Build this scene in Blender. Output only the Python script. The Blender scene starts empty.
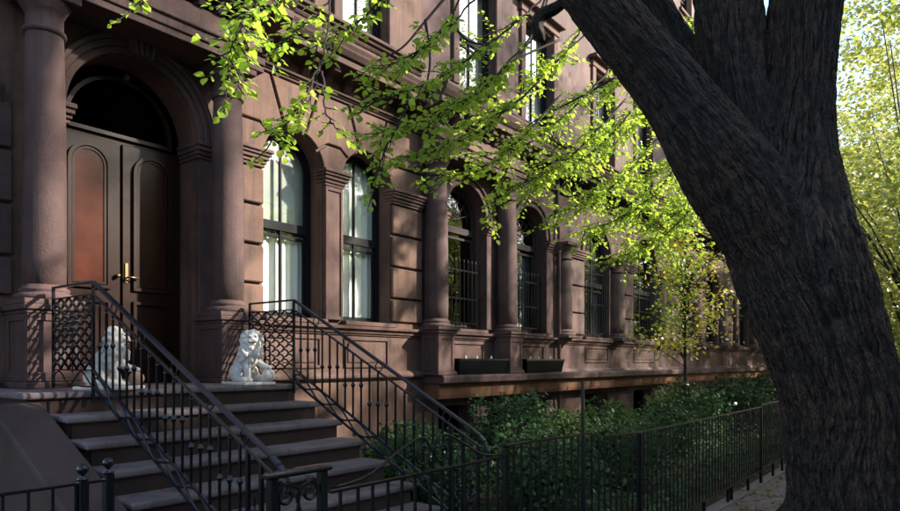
import bpy, bmesh, math, random
import numpy as np
from mathutils import Vector, Matrix, Quaternion
R = math.radians
random.seed(7); rng = np.random.default_rng(7)
scene = bpy.context.scene
COL = scene.collection

# ------------------------------------------------------------------ camera
CAM = Vector((0.0, -8.35, 1.94))
TH = math.atan(520 / 665.0); CC, SS = math.cos(TH), math.sin(TH); FPX = 665.0
cd = bpy.data.cameras.new('camera'); cam = bpy.data.objects.new('camera', cd); COL.objects.link(cam)
cam.location = CAM; cam.rotation_euler = (R(90), 0, TH - R(90))
cd.sensor_width = 36; cd.lens = 36 * FPX / 900; cd.shift_y = (362 - 255.5) / 900; cd.clip_end = 2000
scene.camera = cam
# ------------------------------------------------------------------ light
SUN_EL, SUN_AZ = R(28), math.atan2(-0.78, 0.62)          # sun stands over the street, to the right
sdir = Vector((math.cos(SUN_EL) * math.cos(SUN_AZ), math.cos(SUN_EL) * math.sin(SUN_AZ), math.sin(SUN_EL)))
world = bpy.data.worlds.new('World'); scene.world = world; world.use_nodes = True
wn = world.node_tree.nodes; wl = world.node_tree.links
sky = wn.new('ShaderNodeTexSky'); sky.sky_type = 'NISHITA'; sky.sun_disc = False
sky.sun_elevation = SUN_EL; sky.sun_rotation = math.atan2(sdir.x, sdir.y)
wl.new(sky.outputs[0], wn['Background'].inputs[0]); wn['Background'].inputs[1].default_value = 0.15
sl = bpy.data.lights.new('sun', 'SUN'); sl.energy = 4.6; sl.angle = R(1.6); sl.color = (1.0, 0.92, 0.80)
so = bpy.data.objects.new('sun', sl); COL.objects.link(so)
so.rotation_euler = sdir.to_track_quat('Z', 'Y').to_euler(); so.location = (20, -30, 30)
vs = scene.view_settings
vs.view_transform = 'Standard'; vs.look = 'None'; vs.gamma = 1.0; vs.use_curve_mapping = False
vs.exposure = 1.75

# ------------------------------------------------------------------ helpers
def at(x, y, d):
    """point seen at photo pixel (x, y) at depth d metres"""
    l = (x - 450) / FPX * d
    return Vector((SS * l + CC * d, -8.35 - CC * l + SS * d, 1.94 + (362 - y) * d / FPX))
def to_px(p):
    X, Y, Z = p[0], p[1] + 8.35, p[2] - 1.94
    d = X * CC + Y * SS
    if d < .3: return (-999, -999, d)
    return (450 + FPX * (X * SS - Y * CC) / d, 362 - FPX * Z / d, d)

OFF = {}
def tag(o, label=None, cat=None, group=None, kind=None):
    if label: o['label'] = label
    if cat: o['category'] = cat
    if group: o['group'] = group
    if kind: o['kind'] = kind
    return o
def thing(name, loc, label, cat, group=None):
    o = bpy.data.objects.new(name, None); COL.objects.link(o)
    o.location = loc; o.empty_display_size = .2
    OFF[o.name] = Vector(loc)
    return tag(o, label, cat, group)
def off(o): return OFF.get(o.name, Vector((0, 0, 0))) if o else Vector((0, 0, 0))

class MB:
    def __init__(s): s.v = []; s.f = []
    def add(s, vs_, fs):
        b = len(s.v); s.v += [tuple(p) for p in vs_]; s.f += [tuple(i + b for i in f) for f in fs]; return s
    def box(s, x0, x1, y0, y1, z0, z1):
        return s.add([(x0,y0,z0),(x1,y0,z0),(x1,y1,z0),(x0,y1,z0),(x0,y0,z1),(x1,y0,z1),(x1,y1,z1),(x0,y1,z1)],
                     [(0,3,2,1),(4,5,6,7),(0,1,5,4),(1,2,6,5),(2,3,7,6),(3,0,4,7)])
    def prism(s, pts, y0, y1):            # pts (x,z) counter-clockwise seen from -Y
        n = len(pts)
        s.add([(p[0], y0, p[1]) for p in pts] + [(p[0], y1, p[1]) for p in pts],
              [tuple(range(n)), tuple(range(2*n-1, n-1, -1))] + [(i, i+n, (i+1) % n + n, (i+1) % n) for i in range(n)])
        return s
    def ring(s, outer, inner, y0, y1):    # frame between two outlines of the same length (closed)
        n = len(outer)
        vv = [(p[0],y0,p[1]) for p in outer] + [(p[0],y0,p[1]) for p in inner] + [(p[0],y1,p[1]) for p in outer] + [(p[0],y1,p[1]) for p in inner]
        ff = []
        for i in range(n):
            j = (i+1) % n
            ff += [(i,j,j+n,i+n), (i+2*n,i+3*n,j+3*n,j+2*n), (i,i+2*n,j+2*n,j), (i+n,j+n,j+3*n,i+3*n)]
        return s.add(vv, ff)
    def extx(s, prof, x0, x1):            # profile (y,z) swept along X
        n = len(prof)
        return s.add([(x0,p[0],p[1]) for p in prof] + [(x1,p[0],p[1]) for p in prof],
              [tuple(range(n)), tuple(range(2*n-1, n-1, -1))] + [(i, i+n, (i+1) % n + n, (i+1) % n) for i in range(n)])
    def exty(s, prof, y0, y1): return s.prism(prof, y0, y1)
    def lathe(s, prof, cx, cy, n=24, cap=True):
        vv = []; ff = []
        for r, z in prof:
            for k in range(n):
                a = 2*math.pi*k/n; vv.append((cx + r*math.cos(a), cy + r*math.sin(a), z))
        for i in range(len(prof)-1):
            for k in range(n):
                k2 = (k+1) % n; ff.append((i*n+k, i*n+k2, (i+1)*n+k2, (i+1)*n+k))
        if cap: ff += [tuple(range(n-1, -1, -1)), tuple(range((len(prof)-1)*n, len(prof)*n))]
        return s.add(vv, ff)
    def tube(s, pts, rad, n=6, cap=True):
        pts = [Vector(p) for p in pts]; m = len(pts)
        if not hasattr(rad, '__len__'): rad = [rad]*m
        t0 = (pts[1]-pts[0]).normalized(); u = t0.orthogonal().normalized(); vv = []; ff = []; tp = t0
        for i, p in enumerate(pts):
            t = (pts[min(i+1,m-1)] - pts[max(i-1,0)]).normalized()
            u = (tp.rotation_difference(t) @ u); u = (u - t*u.dot(t)).normalized(); w = t.cross(u); tp = t
            for k in range(n):
                a = 2*math.pi*k/n; vv.append(p + (u*math.cos(a) + w*math.sin(a))*rad[i])
        for i in range(m-1):
            for k in range(n):
                k2 = (k+1) % n; ff.append((i*n+k, i*n+k2, (i+1)*n+k2, (i+1)*n+k))
        if cap: ff += [tuple(range(n-1,-1,-1)), tuple(range((m-1)*n, m*n))]
        return s.add(vv, ff)
    def bar(s, a, b, w, h, up=(0,0,1)):    # rectangular bar from a to b
        a, b = Vector(a), Vector(b); t = (b-a).normalized(); sd = t.cross(Vector(up))
        if sd.length < 1e-4: sd = t.cross(Vector((0,1,0)))
        sd.normalize(); u = sd.cross(t); sd = sd*w/2; u = u*h/2
        return s.add([a-sd-u, a+sd-u, a+sd+u, a-sd+u, b-sd-u, b+sd-u, b+sd+u, b-sd+u],
                     [(0,1,2,3),(4,7,6,5),(0,4,5,1),(1,5,6,2),(2,6,7,3),(3,7,4,0)])
    def mesh(s, name, smooth=False):
        me = bpy.data.meshes.new(name); me.from_pydata(s.v, [], s.f)
        bm = bmesh.new(); bm.from_mesh(me); bmesh.ops.recalc_face_normals(bm, faces=bm.faces); bm.to_mesh(me); bm.free()
        if smooth: me.shade_smooth()
        return me
    def build(s, name, mat, parent=None, smooth=False, bevel=0, label=None, seg=1):
        o_ = off(parent)
        s.v = [(p[0]-o_.x, p[1]-o_.y, p[2]-o_.z) for p in s.v]
        me = s.mesh(name, smooth); me.materials.append(mat)
        o = bpy.data.objects.new(name, me); COL.objects.link(o)
        if parent: o.parent = parent; OFF[o.name] = o_
        if bevel:
            b = o.modifiers.new('b', 'BEVEL'); b.width = bevel; b.segments = seg; b.limit_method = 'ANGLE'; b.angle_limit = R(35)
        if smooth == 'auto':
            me.shade_auto_smooth() if hasattr(me, 'shade_auto_smooth') else None
        if label: o['label'] = label
        return o
def place(me, name, loc, parent=None, mat=None, rot=None, scale=None, bevel=0):
    o = bpy.data.objects.new(name, me); COL.objects.link(o)
    o.location = Vector(loc) - off(parent)
    if parent: o.parent = parent
    if rot is not None: o.rotation_euler = rot
    if scale is not None: o.scale = scale
    if bevel:
        b = o.modifiers.new('b', 'BEVEL'); b.width = bevel; b.segments = 1; b.limit_method = 'ANGLE'
    return o
def smooth_pts(ctrl, n=8):                # Catmull-Rom
    P = [np.array(c, float) for c in ctrl]; P = [2*P[0]-P[1]] + P + [2*P[-1]-P[-2]]; out = []
    for i in range(1, len(P)-2):
        for k in range(n):
            t = k/n; a, b, c, d = P[i-1], P[i], P[i+1], P[i+2]
            out.append(.5*((2*b) + (c-a)*t + (2*a-5*b+4*c-d)*t*t + (3*b-a-3*c+d)*t**3))
    out.append(P[-2]); return out

# ------------------------------------------------------------------ materials
def new_mat(name):
    m = bpy.data.materials.new(name); m.use_nodes = True
    nt = m.node_tree; return m, nt, nt.nodes['Principled BSDF']
def nnoise(nt, vec, scale, detail=5, rough=.6, dist=0):
    n = nt.nodes.new('ShaderNodeTexNoise'); n.inputs['Scale'].default_value = scale; n.inputs['Detail'].default_value = detail
    n.inputs['Roughness'].default_value = rough; n.inputs['Distortion'].default_value = dist
    nt.links.new(vec, n.inputs['Vector']); return n.outputs['Fac']
def nramp(nt, fac, stops):
    r = nt.nodes.new('ShaderNodeValToRGB'); e = r.color_ramp.elements
    while len(e) < len(stops): e.new(.5)
    for el, (p, c) in zip(e, stops): el.position = p; el.color = (*c, 1) if len(c) == 3 else c
    nt.links.new(fac, r.inputs[0]); return r.outputs[0]
def nmix(nt, a, b, fac, mode='MIX'):
    m = nt.nodes.new('ShaderNodeMix'); m.data_type = 'RGBA'; m.blend_type = mode
    for sock, val in ((m.inputs[0], fac), (m.inputs[6], a), (m.inputs[7], b)):
        if isinstance(val, (int, float)): sock.default_value = val
        elif isinstance(val, tuple): sock.default_value = (*val, 1)
        else: nt.links.new(val, sock)
    return m.outputs[2]
def npos(nt, sc=(1,1,1)):
    g = nt.nodes.new('ShaderNodeNewGeometry'); mp = nt.nodes.new('ShaderNodeMapping'); mp.inputs['Scale'].default_value = sc
    nt.links.new(g.outputs['Position'], mp.inputs['Vector']); return mp.outputs[0]
def nbump(nt, bsdf, h, strength, dist=.01):
    b = nt.nodes.new('ShaderNodeBump'); b.inputs['Strength'].default_value = strength; b.inputs['Distance'].default_value = dist
    nt.links.new(h, b.inputs['Height']); nt.links.new(b.outputs[0], bsdf.inputs['Normal'])
def brown(name, c, dark=.55, streak=.5):
    m, nt, b = new_mat(name); p = npos(nt)
    lo = nnoise(nt, p, 1.3, 6, .65, .3); fine = nnoise(nt, p, 60, 4, .7); st = nnoise(nt, npos(nt, (6, 6, .5)), 1.5, 5, .6)
    d = tuple(x*dark for x in c)
    col = nmix(nt, d, c, nramp(nt, lo, [(.35, (0,0,0)), (.62, (1,1,1))]))
    col = nmix(nt, col, tuple(x*.5 for x in c), nramp(nt, st, [(.52, (0,0,0)), (.75, (streak,)*3)]))
    col = nmix(nt, col, nramp(nt, fine, [(.3, (.72,.72,.72)), (.7, (1.15,1.12,1.1))]), 1.0, 'MULTIPLY')
    so_ = nnoise(nt, npos(nt, (9, 9, .22)), 1.0, 6, .7, .6); pt = nnoise(nt, p, .55, 3, .5)
    col = nmix(nt, col, (.030, .024, .024), nramp(nt, so_, [(.50, (0,0,0)), (.70, (.72,.72,.72))]))
    col = nmix(nt, col, tuple(min(1, x*1.45) for x in c), nramp(nt, pt, [(.57, (0,0,0)), (.63, (.5,.5,.5))]))
    nt.links.new(col, b.inputs['Base Color']); b.inputs['Roughness'].default_value = .82
    b.inputs['Specular IOR Level'].default_value = .3
    nbump(nt, b, nnoise(nt, p, 38, 6, .7), .5, .012); return m
def simple(name, c, rough=.5, metal=0, var=.25, scale=8, bump=.15, spec=.35):
    m, nt, b = new_mat(name); p = npos(nt)
    n = nnoise(nt, p, scale, 5, .65)
    nt.links.new(nmix(nt, tuple(x*(1-var) for x in c), tuple(min(1, x*(1+var)) for x in c), n), b.inputs['Base Color'])
    b.inputs['Roughness'].default_value = rough; b.inputs['Metallic'].default_value = metal; b.inputs['Specular IOR Level'].default_value = spec
    if bump: nbump(nt, b, nnoise(nt, p, scale*6, 4, .6), bump, .006)
    return m
def leafmat(name, dark, light, trans=.5, gloss=.25):
    m, nt, b = new_mat(name); nt.nodes.remove(b)
    at_ = nt.nodes.new('ShaderNodeAttribute'); at_.attribute_name = 'rnd'
    oi = nt.nodes.new('ShaderNodeObjectInfo')
    ad = nt.nodes.new('ShaderNodeMath'); ad.operation = 'ADD'; nt.links.new(at_.outputs['Fac'], ad.inputs[0]); nt.links.new(oi.outputs['Random'], ad.inputs[1])
    fr = nt.nodes.new('ShaderNodeMath'); fr.operation = 'FRACT'; nt.links.new(ad.outputs[0], fr.inputs[0])
    col = nmix(nt, dark, light, fr.outputs[0])
    di = nt.nodes.new('ShaderNodeBsdfDiffuse'); tr = nt.nodes.new('ShaderNodeBsdfTranslucent'); gl = nt.nodes.new('ShaderNodeBsdfGlossy')
    gl.inputs['Roughness'].default_value = .5; gl.inputs['Color'].default_value = (.8,.8,.8,1)
    nt.links.new(col, di.inputs[0]); nt.links.new(nmix(nt, col, (1.0, 1.0, .35), .75, 'MULTIPLY') if False else col, tr.inputs[0])
    a = nt.nodes.new('ShaderNodeMixShader'); a.inputs[0].default_value = trans; nt.links.new(di.outputs[0], a.inputs[1]); nt.links.new(tr.outputs[0], a.inputs[2])
    lw = nt.nodes.new('ShaderNodeLayerWeight'); lw.inputs[0].default_value = .3
    mu = nt.nodes.new('ShaderNodeMath'); mu.operation = 'MULTIPLY'; mu.inputs[1].default_value = gloss; nt.links.new(lw.outputs['Fresnel'], mu.inputs[0])
    c2 = nt.nodes.new('ShaderNodeMixShader'); nt.links.new(mu.outputs[0], c2.inputs[0]); nt.links.new(a.outputs[0], c2.inputs[1]); nt.links.new(gl.outputs[0], c2.inputs[2])
    nt.links.new(c2.outputs[0], nt.nodes['Material Output'].inputs[0]); return m
def glassmat(name, tint, refl=.06):
    m, nt, b = new_mat(name); nt.nodes.remove(b)
    tr = nt.nodes.new('ShaderNodeBsdfTransparent'); tr.inputs[0].default_value = (*tint, 1)
    gl = nt.nodes.new('ShaderNodeBsdfGlossy'); gl.inputs['Roughness'].default_value = .02
    fr = nt.nodes.new('ShaderNodeLayerWeight'); fr.inputs[0].default_value = .5
    pw = nt.nodes.new('ShaderNodeMath'); pw.operation = 'POWER'; pw.inputs[1].default_value = 4.0; nt.links.new(fr.outputs['Facing'], pw.inputs[0])
    ad = nt.nodes.new('ShaderNodeMath'); ad.operation = 'MULTIPLY_ADD'; ad.inputs[1].default_value = .9 if refl else .15; ad.inputs[2].default_value = refl; nt.links.new(pw.outputs[0], ad.inputs[0])
    bp = nt.nodes.new('ShaderNodeBump'); bp.inputs['Strength'].default_value = .06; bp.inputs['Distance'].default_value = .02
    nt.links.new(nnoise(nt, npos(nt), 2.2, 2, .5), bp.inputs['Height']); nt.links.new(bp.outputs[0], gl.inputs['Normal'])
    mx = nt.nodes.new('ShaderNodeMixShader'); nt.links.new(ad.outputs[0], mx.inputs[0]); nt.links.new(tr.outputs[0], mx.inputs[1]); nt.links.new(gl.outputs[0], mx.inputs[2])
    nt.links.new(mx.outputs[0], nt.nodes['Material Output'].inputs[0]); return m

M = dict(
    stone=brown('brownstone', (.138, .078, .058)),
    cornice=brown('brownstone_cornice', (.075, .042, .034)),
    trim=brown('brownstone_trim', (.125, .072, .060)),
    portal=brown('brownstone_portal_shaded', (.098, .058, .053)),  # same brownstone made darker; the portal's deep shade is in this colour
    stone2=brown('brownstone_second', (.112, .065, .060)),
    stone3=brown('brownstone_third', (.135, .084, .074)),
    stone4=brown('brownstone_far', (.135, .082, .070)),
    base=brown('brownstone_base', (.21, .10, .056), .6),
    step=brown('step_stone', (.155, .12, .122), .7, .45),
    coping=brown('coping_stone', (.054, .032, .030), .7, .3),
    riser=brown('riser_stone_shaded', (.042, .024, .02)),  # darker than the treads; shade on the step fronts is in the colour
    iron=simple('black_iron', (.0035, .004, .006), .24, .0, .3, 14, 0, .4),
    railsheen=simple('rail_sky_sheen', (.008, .0115, .020), .26, .0, .3, 14, 0, .4),  # bluish base puts the sky's sheen on the rails into the colour
    fence=simple('green_black_iron', (.003, .0042, .0045), .34, .0, .4, 10, 0, .16),
    wood=simple('mahogany', (.017, .0065, .0042), .32, 0, .5, 5, .1, .2),
    woodlit=simple('mahogany_panel_lit', (.052, .014, .008), .22, 0, .8, 3, .1, .3), woodshade=simple('mahogany_panel_shaded', (.026, .0075, .005), .22, 0, .6, 4, .1, .25),  # lit and shaded copies of one wood, for left and right leaf
    frame=simple('dark_window_frame', (.010, .009, .012), .6, spec=.12),
    frame2=simple('brown_window_frame', (.04, .03, .03), .6, spec=.12),
    brass=simple('brass', (.20, .15, .07), .35, .9, .15),
    glass=glassmat('window_glass', (.94, .96, .95), .07),
    glasssky=glassmat('upper_window_glass', (.9, .93, .95), .34),
    glassshade=glassmat('arch_shade_glass', (.04, .04, .04), .0),  # near-black tint paints the shade under the door arch
    glassdark=glassmat('leaded_glass', (.45, .48, .52), .10),
    curtain_reflection=simple('white_curtain_reflection', (.86, .86, .82), .9, 0, .05, 3, 0),  # also paints the pale reflections in the two near arched windows
    backing=simple('sage_reflection', (.50, .51, .45), .9, 0, .12, 2, 0),  # grey-green reflection of the upper sash, painted on a sheet
    marble=simple('lion_stone', (.56, .52, .47), .8, 0, .38, 11, .6),
    tan=simple('tan_stone', (.33, .21, .14), .8, 0, .2, 9, .4),
    dark=simple('carved_shadow_stone', (.05, .045, .045), .9, 0, .1),
    soil=simple('soil', (.035, .026, .02), .95, 0, .4, 5, .8),
    concrete=simple('pavement', (.17, .135, .135), .9, 0, .22, 4, .35),
    asphalt=simple('asphalt', (.05, .05, .052), .9, 0, .2, 20, .4),
    kerb=simple('kerb_stone', (.26, .25, .25), .85, 0, .2),
    bark=None,
    twig=simple('twig', (.035, .026, .022), .85, 0, .3),
    pale=simple('pale_render', (.78, .76, .70), .85, 0, .12, 1.2),
    brick=simple('red_brick', (.28, .10, .065), .85, 0, .25, 6),
    roomwall=simple('room_plaster', (.30, .28, .25), .9, 0, .1, 2, 0),
    leaf=leafmat('spring_leaf', (.27, .44, .03), (.52, .65, .07), .66),
    leafy=leafmat('yellow_leaf', (.66, .58, .06), (.88, .74, .16), .6),
    leafbg=leafmat('sunlit_leaf', (.27, .34, .05), (.48, .47, .13), .6),
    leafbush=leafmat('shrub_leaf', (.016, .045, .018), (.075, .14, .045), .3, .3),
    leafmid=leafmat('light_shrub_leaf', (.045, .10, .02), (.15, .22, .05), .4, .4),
    leaffar=leafmat('far_leaf', (.06, .14, .07), (.12, .2, .10), .4),
    litter=leafmat('dry_leaf', (.12, .055, .02), (.32, .17, .06), .2, .1),
)
def barkmat():
    m, nt, b = new_mat('bark')
    a = nt.nodes.new('ShaderNodeAttribute'); a.attribute_name = 'ridge'
    k = nt.nodes.new('ShaderNodeAttribute'); k.attribute_name = 'bk'
    def mapped(sc):
        mp = nt.nodes.new('ShaderNodeMapping'); mp.inputs['Scale'].default_value = sc; nt.links.new(k.outputs['Vector'], mp.inputs['Vector']); return mp.outputs[0]
    def warped(sc, amt):
        v = mapped(sc); n = nt.nodes.new('ShaderNodeTexNoise'); n.inputs['Scale'].default_value = .9; n.inputs['Detail'].default_value = 3; nt.links.new(v, n.inputs['Vector'])
        ad = nt.nodes.new('ShaderNodeVectorMath'); ad.operation = 'MULTIPLY_ADD'; ad.inputs[1].default_value = (amt, amt, 0)
        nt.links.new(n.outputs['Color'], ad.inputs[0]); nt.links.new(v, ad.inputs[2]); return ad.outputs[0]
    def vor(vec, feature):
        v = nt.nodes.new('ShaderNodeTexVoronoi'); v.feature = feature; v.voronoi_dimensions = '2D'; v.inputs['Scale'].default_value = 1.0; nt.links.new(vec, v.inputs['Vector']); return v
    w1 = warped((36, 6.0, 1), .9); w2 = warped((85, 20, 1), .9)
    e1 = vor(w1, 'DISTANCE_TO_EDGE').outputs['Distance']; e2 = vor(w2, 'DISTANCE_TO_EDGE').outputs['Distance']; cell = vor(w1, 'F1').outputs['Color']
    def furrow(sc, lo_, hi_):
        n = nnoise(nt, warped(sc, .5), 1.0, 2, .5); m1 = nt.nodes.new('ShaderNodeMath'); m1.operation = 'SUBTRACT'; m1.inputs[1].default_value = .5; nt.links.new(n, m1.inputs[0])
        m2 = nt.nodes.new('ShaderNodeMath'); m2.operation = 'ABSOLUTE'; nt.links.new(m1.outputs[0], m2.inputs[0]); return nramp(nt, m2.outputs[0], [(lo_, (0,0,0)), (hi_, (1,1,1))])
    crack = nmix(nt, furrow((30, 3.4, 1), .0, .11), furrow((52, 7, 1), .0, .10), .45); crack2 = nramp(nt, e2, [(.02, (.35,.35,.35)), (.25, (1,1,1))])
    fine = nnoise(nt, mapped((120, 50, 1)), 1, 4, .7); lo = nnoise(nt, npos(nt), 1.6, 4, .6)
    ridge = nmix(nt, (.066, .033, .019), (.036, .028, .024), nramp(nt, lo, [(.35, (0,0,0)), (.65, (1,1,1))]))
    ridge = nmix(nt, ridge, nramp(nt, cell, [(.0, (.7,.7,.7)), (1., (1.25,1.22,1.2))]), 1.0, 'MULTIPLY')
    col = nmix(nt, (.004, .0035, .0035), ridge, nramp(nt, crack, [(.12, (0,0,0)), (.85, (1,1,1))]))
    col = nmix(nt, col, crack2, .7, 'MULTIPLY')
    col = nmix(nt, col, nramp(nt, a.outputs['Fac'], [(.2, (.25,.25,.25)), (.7, (1.1,1.1,1.1))]), 1.0, 'MULTIPLY')
    col = nmix(nt, col, nramp(nt, fine, [(.3, (.6,.6,.6)), (.7, (1.3,1.3,1.3))]), 1.0, 'MULTIPLY')
    nt.links.new(col, b.inputs['Base Color']); b.inputs['Roughness'].default_value = .75; b.inputs['Specular IOR Level'].default_value = .3
    hsum = nmix(nt, nmix(nt, crack, crack2, .25), fine, .15)
    nbump(nt, b, hsum, 1.0, .030); return m
M['bark'] = barkmat()

# ------------------------------------------------------------------ ground
def struct(o): o['kind'] = 'structure'; return o
g = MB(); g.add([(-300,-300,-.16),(600,-300,-.16),(600,300,-.16),(-300,300,-.16)], [(0,1,2,3)]); struct(g.build('ground', M['soil']))
g = MB(); g.add([(-60,-19.5,-.14),(200,-19.5,-.14),(200,-9.2,-.14),(-60,-9.2,-.14)], [(0,1,2,3)]); struct(g.build('road', M['asphalt']))
FY = -5.73                                  # line of the area fence
g = MB(); g.box(-60, 200, -9.2, -9.02, -.3, .0); struct(g.build('kerb', M['kerb'], None, bevel=.02))
g = MB(); g.box(-60, 200, -9.02, FY + .15, -.3, -.035); sw = struct(g.build('sidewalk', M['soil']))
random.seed(3)
for i in range(24):                         # flagstones that the photo lets one tell apart
    for j in range(3):
        x = 1.5 + i * 1.12; y = -9.0 + j * 1.13
        if j == 0 and 4.9 < x + .55 < 7.2: continue      # tree pit
        g = MB().box(x + .006, x + 1.114, y + .006, y + 1.124, -.08, random.uniform(-.006, .004)); g.build('flagstone', M['concrete'], sw, bevel=.008)
g = MB(); g.box(-60, 1.5, -9.02, FY - .06, -.3, -.004); g.box(28.4, 200, -9.02, FY - .06, -.3, -.004); g.box(-60, 200, FY + .0 - .055, FY + .12, -.3, .02)
g.build('pavement_beyond', M['concrete'], sw)
g = MB(); g.box(-60, 200, FY + .12, 0.0, -.3, -.02); struct(g.build('front_yard', M['soil']))
g = MB(); g.box(1.9, 6.2, -6.0 + .39, -4.4, -.02, .012); struct(g.build('stoop_path', M['concrete']))
g = MB(); g.box(-60, 200, -23, -19.5, -.3, 0); struct(g.build('opposite_sidewalk', M['concrete']))

# ------------------------------------------------------------------ houses
def arch_pts(xl, xr, zs, n=18, a0=0, a1=180, r=None):
    cx = (xl+xr)/2; r = r or (xr-xl)/2
    return [(cx + r*math.cos(R(a0+(a1-a0)*k/n)), zs + r*math.sin(R(a0+(a1-a0)*k/n))) for k in range(n+1)]
def outline(xl, xr, zb, zs, arch, ins=0, n=18):
    xl += ins; xr -= ins; zb += ins
    if arch: return [(xl, zb), (xr, zb)] + arch_pts(xl, xr, zs, n)
    return [(xl, zb), (xr, zb), (xr, zs-ins), (xl, zs-ins)]
def wall_front(mb, x0, x1, z0, z1, ops, y=0, dep=.42):
    """front sheet of a wall with openings and their reveals; ops (xl,xr,zb,zs,arch), any rows"""
    zs = sorted({z0, z1} | {o[5] if len(o) > 5 else 0 for o in ops} - {0})
    def q(a, b, c, d): 
        if b - a > 1e-4 and d - c > 1e-4: mb.add([(a,y,c),(b,y,c),(b,y,d),(a,y,d)], [(0,1,2,3)])
    ops = sorted(ops, key=lambda o: o[0]); cur = x0
    for (xl, xr, zb, zsp, arch) in ops:
        q(cur, xl, z0, z1); q(xl, xr, z0, zb)
        if arch:
            ap = arch_pts(xl, xr, zsp, 24)
            for a, b in zip(ap, ap[1:]): mb.add([(b[0],y,b[1]),(a[0],y,a[1]),(a[0],y,z1),(b[0],y,z1)], [(0,1,2,3)])
            loop = [(xl,zb),(xr,zb)] + ap
        else:
            q(xl, xr, zsp, z1); loop = [(xl,zb),(xr,zb),(xr,zsp),(xl,zsp)]
        n = len(loop)
        mb.add([(p[0],y,p[1]) for p in loop] + [(p[0],y+dep,p[1]) for p in loop], [(i,(i+1)%n,(i+1)%n+n,i+n) for i in range(n)])
        cur = xr
    q(cur, x1, z0, z1)
def shell(mb, x0, x1, z0, z1, d=9):
    mb.add([(x0,0,z0),(x1,0,z0),(x1,d,z0),(x0,d,z0),(x0,0,z1),(x1,0,z1),(x1,d,z1),(x0,d,z1)],
           [(4,5,6,7),(1,2,6,5),(2,3,7,6),(3,0,4,7)])
def window(h, xl, xr, zb, zs, arch, y=.30, fm='frame', gm='glass', sash=True, mull=True, backing=None, lead=False, tr=None):
    """house > window (frame) > pane, sash_bar, blind"""
    fw = .075
    o0 = outline(xl, xr, zb, zs, arch, .002); o1 = outline(xl, xr, zb, zs, arch, fw)
    mb = MB().ring(o0, o1, y, y+.11)
    w = mb.build('window', M[fm], h)
    top = (zs + (xr-xl)/2 if arch else zs); mid = zb + (top-zb)*.48 if tr is None else tr
    sw_ = .045
    def half(w_): return (xl+xr)/2 - w_, (xl+xr)/2 + w_
    if sash:
        MB().box(xl+fw, xr-fw, y+.02, y+.085, mid-.045, mid+.045).build('meeting_rail', M[fm], w)
        b = MB().ring(outline(xl, xr, zb, mid-.045, False, fw), outline(xl, xr, zb, mid-.045, False, fw+sw_), y+.045, y+.09)
        b.ring(outline(xl+fw, xr-fw, mid+.046, zs if arch else zs-fw, arch, 0), outline(xl+fw, xr-fw, mid+.046, zs if arch else zs-fw, arch, sw_), y+.02, y+.06)
        b.build('sash', M[fm], w)
    if mull:
        a, c = half(.017); MB().box(a, c, y+.03, y+.075, zb+fw, top-fw).build('glazing_bar', M[fm], w)
    p1 = MB().prism(outline(xl+fw*.8, xr-fw*.8, zb+fw*.8, mid, False), y+.066, y+.072); p1.build('pane', M[gm], w)
    p2 = MB().prism(outline(xl+fw*.8, xr-fw*.8, mid, zs, arch) if arch else outline(xl+fw*.8, xr-fw*.8, mid, zs-fw*.8, False), y+.044, y+.050); p2.build('pane', M[gm], w)
    if lead:
        b = MB()
        cx = (xl+xr)/2
        for k in ():
            for sg in (-1, 1):
                xa, za = xl+fw, zb+fw + (k+9)*.26; xb, zb2 = xr-fw, za + sg*1.1
                pts = []
                for t in np.linspace(0, 1, 12):
                    px_, pz_ = xa+(xb-xa)*t, za+(zb2-za)*t
                    if zb+fw < pz_ < zs-.12: pts.append((px_, y+.04, pz_))
                if len(pts) > 1: b.bar(pts[0], pts[-1], .008, .008, (0,1,0))
        for r_ in (.22, .42):
            ap = arch_pts(cx-r_, cx+r_, zs, 14); b.tube([(p[0], y+.038, p[1]) for p in ap], .007, 5)
        for a_ in range(20, 180, 28): b.bar((cx, y+.038, zs), (cx+.6*math.cos(R(a_)), y+.038, zs+.6*math.sin(R(a_))), .01, .01, (0,1,0))
        b.build('leading', M['frame2'], w)
    if backing:
        for kind, za, zb_ in backing:
            b = MB(); n = 40; vv = []; 
            for i in range(n+1):
                t = i/n; x = xl-.1 + (xr-xl+.2)*t
                yy = y+.15 + (.024*math.sin(t*52 + 1.3*math.sin(t*9)) if kind == 'curtain_reflection' else .004*math.sin(t*5))
                vv += [(x, yy, za), (x, yy, zb_), (x, yy+.012, za), (x, yy+.012, zb_)]
            ff = []
            for i in range(n): ff += [(4*i,4*i+4,4*i+5,4*i+1), (4*i+2,4*i+3,4*i+7,4*i+6)]
            b.add(vv, ff).build('curtain_reflection' if kind == 'curtain_reflection' else 'reflection_sheet', M[kind], w, smooth=True)
    return w
def moulding(h, prof, x0, x1, mat='trim', name='moulding', bevel=.006):
    return MB().extx(prof, x0, x1).build(name, M[mat], h, bevel=bevel)
def stack(y0, levels):
    """stepped profile: levels list of (z, projection) from bottom to top -> closed (y,z) polygon, back at y0"""
    pts = [(y0, levels[0][0])]
    for z, p in levels: pts.append((-p, z))
    pts.append((y0, levels[-1][0])); return pts
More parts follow.
